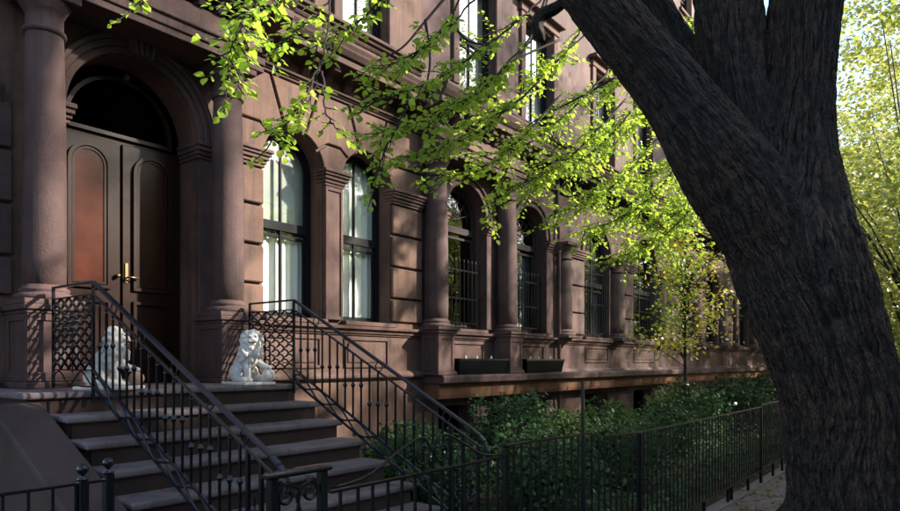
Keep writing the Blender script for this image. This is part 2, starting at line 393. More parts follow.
def column(h, cx, cy, r, z0, z1, mat):
    """pedestal top z0 to underside of entablature z1"""
    H = z1-z0
    c = MB().lathe([(r*.97, z0+.16), (r*1.0, z0+.5), (r*.99, z0+H*.4), (r*.93, z0+H*.7), (r*.86, z1-.42)], cx, cy, 32).build('column', M[mat], h, smooth=True)
    b = MB().lathe([(r*1.32, z0+.0+.055), (r*1.36, z0+.075), (r*1.36, z0+.105), (r*1.24, z0+.125), (r*1.1, z0+.135), (r*1.12, z0+.15), (r*1.16, z0+.165), (r*1.12, z0+.185), (r*1.0, z0+.195), (r*.97, z0+.23)], cx, cy, 32)
    b.build('column_base', M[mat], c, smooth=True)
    MB().box(cx-r*1.42, cx+r*1.42, cy-r*1.42, cy+r*1.42, z0, z0+.057).build('plinth', M[mat], c, bevel=.008)
    b = MB().lathe([(r*.86, z1-.44), (r*.98, z1-.425), (r*1.0, z1-.405), (r*.98, z1-.385), (r*.86, z1-.37), (r*.855, z1-.2), (r*.95, z1-.185), (r*.97, z1-.165), (r*1.12, z1-.12), (r*1.2, z1-.085), (r*1.2, z1-.08)], cx, cy, 32)
    b.build('capital', M[mat], c, smooth=True)
    MB().box(cx-r*1.28, cx+r*1.28, cy-r*1.28, cy+r*1.28, z1-.08, z1).build('abacus', M[mat], c, bevel=.008)
    return c
def pedestal(h, x0, x1, y0, y1, z0, z1, mat):
    p = MB().box(x0+.05, x1-.05, y0+.05, y1, z0+.1, z1-.1).build('pedestal', M[mat], h, bevel=.008)
    MB().box(x0, x1, y0, y1, z0, z0+.07).box(x0+.025, x1-.025, y0+.025, y1, z0+.071, z0+.1).build('base_moulding', M[mat], p, bevel=.01)
    MB().box(x0+.02, x1-.02, y0+.02, y1, z1-.1, z1-.06).box(x0-.01, x1+.01, y0-.01, y1, z1-.059, z1).build('cap_moulding', M[mat], p, bevel=.01)
    f = MB()                                  # raised border of the sunk panels, front and left side
    a, b, c, d = x0+.05, x1-.05, z0+.1, z1-.1; w = .07; yy = y0+.05
    f.box(a, a+w, yy-.018, yy-.001, c, d).box(b-w, b, yy-.018, yy-.001, c, d).box(a+w, b-w, yy-.018, yy-.001, c, c+w).box(a+w, b-w, yy-.018, yy-.001, d-w, d)
    xx = x0+.05
    f.box(xx-.018, xx-.001, yy-.018, yy+w, c, d).box(xx-.018, xx-.001, y1-.05-w, y1-.05, c, d).box(xx-.018, xx-.001, yy+w, y1-.05-w, c, c+w).box(xx-.018, xx-.001, yy+w, y1-.05-w, d-w, d)
    f.build('panel_border', M[mat], p, bevel=.004)
    return p
CAP = [(4.83,.05),(4.86,.05),(4.865,.08),(4.90,.08),(4.91,.10),(4.95,.14),(4.985,.16),(5.035,.17),(5.04,.20),(5.08,.20)]
def capital_block(h, x0, x1, mat='trim', ret=.07):
    """impost moulding on a pier, returned at both ends"""
    mb = MB(); lv = [(4.83,4.875,.075),(4.876,4.93,.10),(4.931,4.985,.135),(4.986,5.03,.165),(5.031,5.08,.195)]
    for a, b, p in lv: mb.box(x0-(p-.05)*.7, x1+(p-.05)*.7, -p, .12, a, b)
    return mb.build('impost', M[mat], h, bevel=.008)
def stone_piers(h, x0, x1, mat, cuts=(2.66, 3.10, 3.68, 4.27, 4.83)):
    for a, b in zip(cuts, cuts[1:]):
        MB().box(x0, x1, -.06, .0, a+.022, b-.022).build('stone_block', M[mat], h, bevel=.016)
def voussoirs(h, xl, xr, bl, br, zs, zt, mat, arch_off=.015, sides=(1, -1), bridge=None):
    """five big arch stones between the arch and the architrave"""
    cx = (xl+xr)/2; r = (xr-xl)/2 + arch_off; gp = .02; zh = zs + r*.80
    def arc(a0, a1, n=10): return [(cx + r*math.cos(R(a0+(a1-a0)*k/n)), zs + r*math.sin(R(a0+(a1-a0)*k/n))) for k in range(n+1)]
    da = math.degrees(gp/r)
    a1, a2 = 38, 70
    def ray(a, rr): return (cx + rr*math.cos(R(a)), zs + rr*math.sin(R(a)))
    for sgn in sides:
        bx = br if sgn > 0 else bl
        def mir(pts): 
            p = pts if sgn > 0 else [(2*cx-x, z) for x, z in pts][::-1]
            return p
        bxx = bx if sgn > 0 else 2*cx-bx
        k = ray(a1, r*1.38); kz = k[1]
        low = [(cx+r, 5.085), (bxx-.0006, 5.085), (bxx-.0006, kz-gp), (k[0]+gp*.3, kz-gp)] + arc(a1-da, math.degrees(math.asin(min(1, max(0, (5.085-zs)/r)))), 8)
        MB().prism(mir(low), -.05, .0).build('arch_stone', M[mat], h, bevel=.014)
        t = (zt-zs)/math.sin(R(a2))
        mid = arc(a1+da, a2-da, 8)[::-1] + [(k[0]+gp*.6, kz+gp), (bxx-.0006, kz+gp), (bxx-.0006, zt), (cx + t*math.cos(R(a2))+gp, zt)]
        mid = [mid[0]] + mid[1:]
        # order: arc from a2 down to a1, out along joint, up the side, back along the top
        MB().prism(mir(mid[::1]), -.05, .0).build('arch_stone', M[mat], h, bevel=.014)
    t = (zt-zs)/math.sin(R(a2)); tx = t*math.cos(R(a2))
    if bridge:                               # stones shared with the next arch on the right
        c2, r2 = bridge; k = ray(a1, r*1.38); kz = k[1]; k2 = (c2-(k[0]-cx), kz)
        def arc2(p0, p1, n=8): return [(c2 - r2*math.cos(R(p0+(p1-p0)*q/n)), zs + r2*math.sin(R(p0+(p1-p0)*q/n))) for q in range(n+1)]
        lo1 = math.degrees(math.asin((5.085-zs)/r)); lo2 = math.degrees(math.asin((5.085-zs)/r2))
        MB().prism(arc2(lo2, a1-da) + [(k2[0]-gp*.3, kz-gp), (k[0]+gp*.3, kz-gp)] + arc(a1-da, lo1, 8), -.05, .0).build('arch_stone', M[mat], h, bevel=.014)
        t2 = (zt-zs)/math.sin(R(a2))
        MB().prism(arc(a1+da, a2-da, 8)[::-1] + [(k[0]+gp*.6, kz+gp), (k2[0]-gp*.6, kz+gp)] + arc2(a1+da, a2-da, 8) + [(c2 - t2*math.cos(R(a2))-gp, zt), (cx + t2*math.cos(R(a2))+gp, zt)], -.05, .0).build('arch_stone', M[mat], h, bevel=.014)
    key = [(cx-tx+gp, zt), *arc(180-a2-da, a2+da, 10), (cx+tx-gp, zt)]
    MB().prism(key, -.055, .0).build('arch_stone', M[mat], h, bevel=.014)
def dado(h, x0, x1, mat='trim', base='trim'):
    moulding(h, stack(.02, [(2.40,.03),(2.43,.03),(2.432,.06),(2.46,.07),(2.50,.10),(2.502,.13),(2.555,.14)]), x0, x1, mat, 'dado_moulding')
    moulding(h, stack(.02, [(1.62,.03),(1.67,.10),(1.71,.10),(1.75,.07),(1.78,.03)]), x0, x1, mat, 'base_moulding')
def sunk_panel(h, x0, x1, z0, z1, mat='trim'):
    w = .05
    MB().box(x0,x1,-.03,-.001,z0,z0+w).box(x0,x1,-.03,-.001,z1-w,z1).box(x0,x0+w,-.03,-.001,z0+w,z1-w).box(x1-w,x1,-.03,-.001,z0+w,z1-w).build('dado_panel', M[mat], h, bevel=.008)
    MB().box(x0+w+.04, x1-w-.04, -.02, -.001, z0+w+.04, z1-w-.04).build('dado_panel', M[mat], h, bevel=.01)
def cornice(h, x0, x1, mat='trim', step=.42, zoff=0):
    moulding(h, stack(.02, [(6.28,.03),(6.30,.075),(6.335,.075),(6.337,.10),(6.365,.11),(6.367,.14),(6.40,.15)]), x0, x1, 'cornice', 'architrave')
    moulding(h, stack(.02, [(6.62,.04),(6.66,.08),(6.68,.16),(6.70,.40),(6.71,.46),(6.80,.46),(6.81,.44),(6.83,.50),(6.90,.56),(6.93,.57),(6.98,.60),(7.03,.60),(7.05,.05)]), x0, x1, 'cornice', 'cornice')
    n = int((x1-x0)/step)
    for i in range(n):
        x = x0 + (i+.5)*(x1-x0)/n
        MB().extx([(0,.0+6.46),(-.06,6.46),(-.10,6.50),(-.16,6.58),(-.34,6.62),(-.36,6.70),(0,6.70)], x-.07, x+.07).build('modillion', M['cornice'], h, bevel=.008)
    moulding(h, stack(.02, [(7.42,.03),(7.46,.06),(7.50,.06),(7.502,.11),(7.56,.13),(7.562,.17),(7.62,.17)]), x0, x1, 'cornice', 'sill_course')
def upper(h, x0, x1, xs, mat, w=1.12, gm='glasssky', detail=True):
    """upper storeys as further wall sheets"""
    mb = MB(); rows = [(7.0, 10.9, 7.66, 10.15), (10.9, 14.3, 11.5, 13.6), (14.3, 17.6, 14.9, 16.6)]
    for z0, z1, zb, zt in rows:
        wall_front(mb, x0, x1, z0, z1, [(x-w/2, x+w/2, zb, zt, False) for x in xs])
    for r_, (z0, z1, zb, zt) in enumerate(rows):
        for x in xs:
            if r_ < 2: window(h, x-w/2, x+w/2, zb, zt, False, .16, 'frame', gm, True, True, [('curtain_reflection', zb, zt)])
            else: window(h, x-w/2, x+w/2, zb, zt, False, .2, 'frame', gm, True, False)
            if r_ < 2:
                f = MB().box(x-w/2-.2, x-w/2-.002, -.07, .0, zb, zt+.06).box(x+w/2+.002, x+w/2+.2, -.07, .0, zb, zt+.06)
                f.box(x-w/2-.24, x+w/2+.24, -.10, .0, zt+.062, zt+.25).box(x-w/2-.32, x+w/2+.32, -.24, .0, zt+.252, zt+.36)
                f.build('window_surround', M['trim'], h, bevel=.012)
            else: MB().box(x-w/2-.12, x+w/2+.12, -.09, .0, zb-.12, zb-.002).build('window_sill', M['trim'], h, bevel=.012)
    moulding(h, stack(.02, [(16.9,.06),(16.95,.2),(17.1,.25),(17.12,.55),(17.3,.6),(17.45,.75),(17.58,.75)]), x0, x1, 'trim', 'roof_cornice')
    mb.build('upper_wall', M[mat], h)

# ---- house with the stoop
HX0, HX1 = .6, 9.78
h1 = thing('brownstone_house', (5.2, 0, 0), 'dark brown stone rowhouse with arched double door above a stoop', 'house')
DOOR = (3.36, 5.04, 1.66, 4.95, True)
W1 = (6.11, 7.28, 2.62, 5.0, True); W2 = (7.70, 8.90, 2.62, 5.0, True)
mb = MB(); wall_front(mb, HX0, HX1, -.2, 7.0, [DOOR, W1, W2], 0, .46); shell(mb, HX0, HX1, -.2, 17.6); mb.build('wall', M['stone'], h1)
for W, nm in ((W1, 1), (W2, 2)):
    window(h1, *W, y=.28, backing=[('backing', 4.06, 5.6), ('curtain_reflection', 2.5, 4.0)] if nm == 1 else [('curtain_reflection', 2.5, 5.6)], tr=4.08)  # pale sheets behind the panes stand in for reflections of the houses opposite
    MB().box(W[0]-.02, W[1]+.02, -.14, .28, 2.558, 2.635).build('window_sill', M['trim'], h1, bevel=.012)
# pilaster between the windows, piers of rusticated blocks
MB().box(7.30, 7.68, -.05, .0, 2.64, 4.83).build('pilaster', M['trim'], h1, bevel=.01)
MB().box(7.30, 7.35, -.075, -.05, 2.64, 4.82).box(7.63, 7.68, -.075, -.05, 2.64, 4.82).box(7.35, 7.63, -.075, -.05, 2.64, 2.70).box(7.35, 7.63, -.075, -.05, 4.76, 4.82).build('pilaster_border', M['trim'], h1, bevel=.005)
capital_block(h1, 7.30, 7.68); capital_block(h1, 5.60, 6.09); capital_block(h1, 8.92, 9.70)
stone_piers(h1, 5.5, 6.10, 'stone'); stone_piers(h1, 8.91, 9.74, 'stone'); stone_piers(h1, .62, 2.8, 'portal')
voussoirs(h1, *W1[:2], 5.60, 7.49, 5.0, 6.275, 'stone', sides=(-1,), bridge=(8.3, .615)); voussoirs(h1, *W2[:2], 7.49, 9.74, 5.0, 6.275, 'stone', sides=(1,))
dado(h1, 5.62, 9.74); sunk_panel(h1, 6.15, 7.25, 1.84, 2.36); sunk_panel(h1, 7.75, 8.85, 1.84, 2.36)
moulding(h1, stack(.02, [(2.40,.03),(2.43,.03),(2.46,.07),(2.50,.10),(2.555,.14)]), HX0, 2.60, 'portal', 'dado_moulding')
cornice(h1, 5.78, 9.74)
upper(h1, HX0, HX1, (3.6, 6.5, 8.25), 'stone')
# portal: columns, arch ring, imposts, entablature
for cx in (3.0, 5.28):
    pedestal(h1, cx-.30, cx+.30, -.68, -.002, 1.66, 2.55, 'portal')
    column(h1, cx, -.37, .215, 2.55, 5.93, 'portal')
def archring(h, cx, zs, r0, r1, y0, y1, mat, name='archivolt'):
    o0 = [(cx + r1*math.cos(R(a)), zs + r1*math.sin(R(a))) for a in np.linspace(0, 180, 37)]
    o1 = [(cx + r0*math.cos(R(a)), zs + r0*math.sin(R(a))) for a in np.linspace(0, 180, 37)]
    return MB().prism(o0 + o1[::-1], y0, y1)
def strip(cx, zs, r0, r1, y0, y1):
    m_ = MB(); A = np.linspace(0, math.pi, 37); vv = []
    for a in A:
        for r in (r0, r1):
            for y in (y0, y1): vv.append((cx + r*math.cos(a), y, zs + r*math.sin(a)))
    ff = []
    for i in range(36):
        b = 4*i; ff += [(b, b+2, b+6, b+4), (b+1, b+5, b+7, b+3), (b, b+4, b+5, b+1), (b+2, b+3, b+7, b+6)]
    ff += [(0,1,3,2), (144,146,147,145)]
    return m_.add(vv, ff)
strip(4.2, 4.95, .845, .93, -.05, .0).build('archivolt', M['portal'], h1, bevel=.01)
strip(4.2, 4.95, .93, 1.01, -.085, .0).build('archivolt', M['portal'], h1, bevel=.01)
strip(4.2, 4.95, 1.01, 1.07, -.12, .0).build('archivolt', M['portal'], h1, bevel=.012)
ks = thing  # keystone with three flutes
k_ = MB().prism([(4.07,5.76),(4.33,5.76),(4.40,6.06),(4.00,6.06)], -.20, .0).build('keystone', M['portal'], h1, bevel=.012)
for i in range(4):
    a = -.115 + i*.066; MB().prism([(4.2+a,5.77),(4.2+a+.034,5.77),(4.2+(a+.034)*1.45,6.05),(4.2+a*1.45,6.05)], -.235, -.20).build('flute', M['portal'], k_, bevel=.008)
for x0_, x1_ in ((5.0, 5.2), (3.2, 3.4)):
    MB().box(x0_+.05 if x0_ > 4 else x0_-.1, x1_+.1 if x0_ > 4 else x1_-.05, -.05, -.001, 1.66, 4.72).build('door_pier', M['portal'], h1, bevel=.008)
    m_ = MB()
    for a, b, p in ((4.72,4.77,.07),(4.771,4.82,.10),(4.821,4.88,.14),(4.881,4.94,.17)):
        m_.box(x0_+.04-p*.4 if x0_ > 4 else x0_-.12, x1_+.12 if x0_ > 4 else x1_-.04+p*.4, -p, .40, a, b)
    m_.build('impost', M['portal'], h1, bevel=.008)
moulding(h1, stack(.02, [(4.72,.03),(4.77,.07),(4.82,.10),(4.88,.14),(4.94,.17)]), HX0, 2.7, 'portal', 'impost')
def entab(h, x0, x1, mat, proj):
    P = proj
    moulding(h, stack(.02, [(5.932,P),(6.02,P),(6.022,P+.03),(6.12,P+.03),(6.14,P+.07),(6.17,P+.07)]), x0, x1, mat, 'architrave')
    moulding(h, stack(.02, [(6.172,P),(6.44,P)]), x0+.03, x1-.03, mat, 'frieze')
    moulding(h, stack(.02, [(6.64,P+.03),(6.67,P+.16),(6.70,P+.30),(6.80,P+.30),(6.83,P+.34),(6.90,P+.40),(6.98,P+.44),(7.03,P+.44),(7.05,.05)]), x0-.28, x1+.28, mat, 'cornice')
    n = int((x1-x0)/.26)
    for i in range(n):
        x = x0 + (i+.5)*(x1-x0)/n
        MB().extx([(0,6.442),(-P-.05,6.442),(-P-.09,6.50),(-P-.22,6.58),(-P-.24,6.64),(0,6.64)], x-.06, x+.06).build('modillion', M[mat], h, bevel=.008)
entab(h1, 2.62, 5.66, 'portal', .66)
MB().box(2.62, 5.66, -.30, -.001, 6.10, 6.16).build('soffit_band', M['portal'], h1)
moulding(h1, stack(.02, [(7.42,.03),(7.46,.06),(7.50,.06),(7.502,.11),(7.56,.13),(7.562,.17),(7.62,.17)]), HX0, 5.78, 'portal', 'sill_course')
cornice_left = cornice(h1, HX0, 2.32, 'portal') if False else None
# door
door = MB().box(3.37, 5.03, .44, .50, 1.662, 4.84).build('door', M['wood'], h1)
MB().prism(outline(3.365, 5.035, 4.842, 4.95, True, 0), .455, .465).build('arch_shade_pane', M['glassshade'], door)  # dark pane added so the arch above the leaves reads as shade
def door_leaf(xa, xb, mat):
    lf = MB().box(xa, xb, .385, .438, 1.68, 4.78).build('door_leaf', M['wood'], door, bevel=.006)
    return lf
xm = 4.2
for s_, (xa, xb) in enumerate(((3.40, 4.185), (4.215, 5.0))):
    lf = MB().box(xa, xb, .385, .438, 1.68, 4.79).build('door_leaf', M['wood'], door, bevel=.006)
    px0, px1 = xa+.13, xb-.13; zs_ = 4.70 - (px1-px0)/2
    MB().prism(outline(px0+.05, px1-.05, 2.93, zs_, True), .372, .384).build('arched_panel', M['woodlit' if s_ == 0 else 'woodshade'], door, bevel=.01)
    for a_, b_, yy in ((0, .045, .345), (.055, .085, .36)):
        MB().ring(outline(px0, px1, 2.88, zs_, True, a_), outline(px0, px1, 2.88, zs_, True, b_), yy, .384).build('panel_moulding', M['wood'], door)
    MB().ring(outline(px0, px1, 1.85, 2.74, False, 0), outline(px0, px1, 1.85, 2.74, False, .04), .35, .384).build('panel_moulding', M['wood'], door)
    MB().prism(outline(px0, px1, 1.85, 2.74, False, .08), .368, .384).build('lower_panel', M['wood'], door, bevel=.012)
MB().ring(outline(3.5, 4.9, 4.86, 4.95, True, 0), outline(3.5, 4.9, 4.86, 4.95, True, .05), .39, .438).build('arch_moulding', M['wood'], door)
MB().box(4.24, 4.285, .368, .384, 2.98, 3.24).build('handle_plate', M['brass'], door, bevel=.004)
MB().tube([(4.266,.36,3.05),(4.266,.31,3.05),(4.30,.305,3.05),(4.40,.31,3.045)], .012, 8).build('door_handle', M['brass'], door, smooth=True)
MB().tube([(4.14,.36,3.06),(4.14,.325,3.06)], [.03,.026], 10).build('door_knob', M['brass'], door, smooth=True)
lamp = MB().lathe([(.006,5.76),(.006,5.66),(.03,5.65),(.042,5.62),(.036,5.58),(.01,5.565)], 4.2, .24, 12).build('porch_lamp', M['frame2'], h1, smooth=True)

# ---- second house: columns framing two arched windows, ledge
h2 = thing('brownstone_house', (12.4, 0, 0), 'brown stone rowhouse with two columns and barred arched windows above a ledge', 'house')
B1 = (10.5, 11.9, 2.62, 4.96, True); B2 = (13.1, 14.5, 2.62, 4.96, True)
X2a, X2b = 9.782, 15.0
mb = MB(); wall_front(mb, X2a, X2b, 1.25, 7.0, [B1, B2], 0, .42)
wall_front(mb, X2a, X2b, -.2, 1.25, [(10.3, 11.5, .1, 1.05, False), (12.0, 13.0, .1, 1.05, False), (13.5, 14.6, .1, 1.05, False)])
shell(mb, X2a, X2b, -.2, 17.6); mb.build('wall', M['stone2'], h2)
def grille(h, x0, x1, z0, z1, y, n):
    g_ = MB().bar((x0, y, z0+.12), (x1, y, z0+.12), .02, .03).bar((x0, y, z1-.25), (x1, y, z1-.25), .02, .03).bar((x0, y, (z0+z1)/2-.1), (x1, y, (z0+z1)/2-.1), .02, .03).build('window_grille', M['iron'], h)
    me = MB().tube([(0,0,0),(0,0,z1-z0-.06),(0,0,z1-z0)], [.010,.010,.002], 6).mesh('bar'); me.materials.append(M['iron'])
    OFF[g_.name] = off(h)
    for i in range(n): place(me, 'bar', (x0+.04+(x1-x0-.08)*i/(n-1), y-.014, z0), g_)
for i_, W in enumerate((B1, B2)):
    window(h2, *W, y=.24, fm='frame2', gm='glassdark', sash=True, mull=False, tr=4.72, lead=True, backing=[('curtain_reflection', 2.6, 4.6)] if i_ == 1 else None)
    MB().box(W[0]-.02, W[1]+.02, -.10, .24, 2.558, 2.63).build('window_sill', M['trim'], h2, bevel=.012)
    grille(h2, W[0]+.02, W[1]-.02, 2.64, 4.12, .10, 10)
    strip((W[0]+W[1])/2, 4.96, .705, .82, -.06, .0).build('archivolt', M['stone2'], h2, bevel=.012)
    strip((W[0]+W[1])/2, 4.96, .82, .89, -.10, .0).build('archivolt', M['stone2'], h2, bevel=.012)
    sunk_panel(h2, W[0]+.05, W[1]-.05, 1.92, 2.36)
    for xa, xb in ((W[0]-.24, W[0]-.005), (W[1]+.005, W[1]+.24)):
        MB().box(xa, xb, -.06, .0, 2.64, 4.70).build('pilaster', M['stone2'], h2, bevel=.01)
        m_ = MB()
        for a, b, p in ((4.70,4.75,.08),(4.751,4.80,.11),(4.801,4.86,.14),(4.861,4.93,.17)): m_.box(xa-.01, xb+.01, -p, .15, a, b)
        m_.build('impost', M['trim'], h2, bevel=.008)
for cx in (9.98, 12.47):
    pedestal(h2, cx-.29, cx+.29, -.50, -.002, 1.69, 2.55, 'stone2'); column(h2, cx, -.21, .235, 2.55, 5.93, 'stone2')
dado(h2, 9.79, 14.98, 'stone2')
moulding(h2, stack(.02, [(1.52,.50),(1.54,.54),(1.66,.54),(1.688,.50)]), 9.80, 15.0, 'stone2', 'ledge', .01)
moulding(h2, stack(.02, [(1.22,.36),(1.30,.38),(1.519,.38)]), 9.86, 15.0, 'base', 'ledge_fascia', .01)
entab(h2, 9.70, 12.78, 'stone2', .50)
cornice(h2, 12.80, 15.0, 'stone2')
upper(h2, X2a, X2b, (11.6, 14.2), 'stone2', 1.35)
for i_, (a, b) in enumerate(((10.35, 12.1), (12.85, 14.6))):
    pb = thing('window_box', (a+.8, -.34, 1.69), ['black window box on the ledge between the two columns', 'black window box on the ledge beside the drainpipe'][i_], 'planter')
    MB().add([(a+.06,-.46,1.70),(b-.06,-.46,1.70),(b-.06,-.24,1.70),(a+.06,-.24,1.70),(a,-.50,1.98),(b,-.50,1.98),(b,-.20,1.98),(a,-.20,1.98)], [(0,3,2,1),(0,1,5,4),(1,2,6,5),(2,3,7,6),(3,0,4,7)]).build('trough', M['iron'], pb)
    MB().ring([(a-.015,-.515),(b+.015,-.515),(b+.015,-.185),(a-.015,-.185)], [(a+.02,-.48),(b-.02,-.48),(b-.02,-.22),(a+.02,-.22)], 0, .03)
    rim = MB(); rim.box(a-.012,b+.012,-.515,-.495,1.975,2.01).box(a-.012,b+.012,-.205,-.185,1.975,2.01).box(a-.012,a+.01,-.495,-.205,1.975,2.01).box(b-.01,b+.012,-.495,-.205,1.975,2.01); rim.build('rim', M['iron'], pb)
    MB().box(a+.02, b-.02, -.47, -.22, 1.90, 1.955).build('soil', M['soil'], pb)
    for k in range(3):
        xx = a + .35 + k*.48 + .1*math.sin(k*5)
        MB().tube([(xx,-.36,1.95),(xx+.01,-.37,2.02),(xx+.005,-.38,2.07)], [.02,.028,.012], 7).build('plant_marker', M['marble'], pb)
pipe = MB().tube([(15.06,-.10,.1),(15.06,-.10,5.3),(15.06,-.06,5.45),(15.06,-.06,6.6)], .045, 10).build('drainpipe', M['stone2'], h2, smooth=True)

# ---- rowhouses further along
def row_house(label, x0, x1, mat, wins, ux, front=True, far=False):
    h = thing('brownstone_house', ((x0+x1)/2, 0, 0), label, 'house')
    mb = MB(); wall_front(mb, x0, x1, 1.25, 7.0, [(a, b, 2.62, 4.9, True) for a, b in wins], 0, .32)
    wall_front(mb, x0, x1, -.2, 1.25, [(a+.1, b-.1, .1, 1.05, False) for a, b in wins])
    shell(mb, x0, x1, -.2, 17.6); mb.build('wall', M[mat], h)
    for i, (a, b) in enumerate(wins):
        window(h, a, b, 2.62, 4.9, True, .14, 'frame2', 'glassdark', True, True, [('curtain_reflection', 2.5, 5.4)] if i == 0 else None)
        MB().box(a-.02, b+.02, -.10, .14, 2.558, 2.63).build('window_sill', M['trim'], h, bevel=.012)
        if not far:
            grille(h, a+.03, b-.03, 2.64, 4.7, .06, 11)
            sunk_panel(h, a+.1, b-.1, 1.92, 2.36, 'trim')
        r = (b-a)/2
        strip((a+b)/2, 4.9, r+.005, r+.14, -.06, .0).build('archivolt', M[mat], h, bevel=.012)
    edges = [x0] + [v for w in wins for v in w] + [x1]
    for i in range(0, len(edges), 2):
        a, b = edges[i]+.03, edges[i+1]-.03
        if b-a < .25: continue
        mid = a + (b-a)*.45
        if b-a > .9:
            column(h, (a+mid)/2, -.04, min(.25, (mid-a)*.40), 2.557, 5.0, mat)
            stone_piers(h, mid, b, mat, (2.66, 3.25, 3.98, 4.70))
        else: stone_piers(h, a, b, mat, (2.66, 3.25, 3.98, 4.70))
        m_ = MB()
        for z_a, z_b, p in ((4.70,4.75,.11),(4.751,4.80,.14),(4.801,4.86,.17),(4.861,4.93,.20)): m_.box(a-.02, b+.02, -p, .1, z_a, z_b)
        m_.build('impost', M[mat], h, bevel=.008)
    dado(h, x0+.002, x1-.002, mat)
    moulding(h, stack(.02, [(1.52,.50),(1.54,.54),(1.66,.54),(1.688,.50)]), x0+.002, x1-.002, mat, 'ledge', .01)
    moulding(h, stack(.02, [(1.22,.36),(1.30,.38),(1.519,.38)]), x0+.002, x1-.002, 'base', 'ledge_fascia', .01)
    cornice(h, x0+.002, x1-.002, mat, .55)
    upper(h, x0, x1, ux, mat, 1.25)
    return h
row_house('paler brown stone rowhouse with wide barred windows past the drainpipe', 15.002, 23.2, 'stone3', [(16.6, 18.28), (19.95, 21.95)], (17.9, 20.9))
row_house('brown stone rowhouse behind the yellow leaved sapling', 23.202, 31.0, 'stone4', [(24.1, 25.7), (27.2, 28.9)], (25, 28.2), far=True)
row_house('pinkish stone rowhouse next beyond the sapling house', 31.002, 39.0, 'stone3', [(32.1, 33.7), (35.6, 37.2)], (33, 36.5), far=True)
row_house('brown rowhouse near the far end of the terrace', 39.002, 47.0, 'stone2', [(40.1, 41.7), (43.6, 45.2)], (41, 44.4), far=True)
row_house('reddish brown rowhouse closing the terrace', 47.002, 56.0, 'base', [(48.4, 50), (52, 53.6)], (49.2, 53), far=True)

# ------------------------------------------------------------------ stoop
st = thing('stoop', (4.0, -2.6, 0), 'brown stone stoop of eight wide steps leading to the arched door', 'stoop')
RISE, RUN, NOSE0 = 1.66/8, .392, -8.35 + 6.72
SX0, SX1 = 2.58, 5.46
for k in range(1, 8):
    z = 1.66 - RISE*k; yn = NOSE0 - RUN*k; e = .0
    random.seed(k)
    s_ = MB().box(SX0-.02, SX1+.05, yn+.0, yn+RUN+.06, z-.065, z).build('tread', M['step'], st, bevel=.024, seg=3)
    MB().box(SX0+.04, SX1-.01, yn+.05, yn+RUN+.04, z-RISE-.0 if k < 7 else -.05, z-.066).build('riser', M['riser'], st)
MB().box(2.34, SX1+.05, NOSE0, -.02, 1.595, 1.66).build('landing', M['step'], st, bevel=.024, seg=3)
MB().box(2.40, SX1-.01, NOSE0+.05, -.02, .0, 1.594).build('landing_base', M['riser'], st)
# side wall of coursed stones under the steps on the near side
for k in range(7):
    y1_ = NOSE0 + .05 - RUN*k; zt = 1.594 - RISE*(k+1)
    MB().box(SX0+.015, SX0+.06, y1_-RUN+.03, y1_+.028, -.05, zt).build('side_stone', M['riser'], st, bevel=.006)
cw = MB()
ya, yb = NOSE0 + .02, NOSE0 - 2.75; za, zb = 1.575, 1.575 - 2.75*.47
MB().add([(2.12,ya,-.1),(2.34,ya,-.1),(2.34,yb,-.1),(2.12,yb,-.1),(2.12,ya,za-.07),(2.34,ya,za-.07),(2.34,yb,zb-.07),(2.12,yb,zb-.07)],
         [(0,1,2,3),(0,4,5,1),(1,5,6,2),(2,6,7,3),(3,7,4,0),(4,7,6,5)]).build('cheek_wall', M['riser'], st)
MB().add([(2.09,ya,za-.069),(2.5,ya,za-.069),(2.5,yb,zb-.069),(2.09,yb,zb-.069),(2.09,ya,za),(2.5,ya,za),(2.5,yb,zb),(2.09,yb,zb)],
         [(0,1,2,3),(0,4,5,1),(1,5,6,2),(2,6,7,3),(3,7,4,0),(4,7,6,5)]).build('coping', M['coping'], st, bevel=.012)
# plinth course of the house on the near side of the landing
MB().box(.62, 2.60, -.24, -.001, 1.56, 1.72).build('plinth_course', M['portal'], h1, bevel=.015)
MB().box(.62, 2.60, -.14, -.001, 1.721, 1.80).build('plinth_course', M['portal'], h1, bevel=.015)

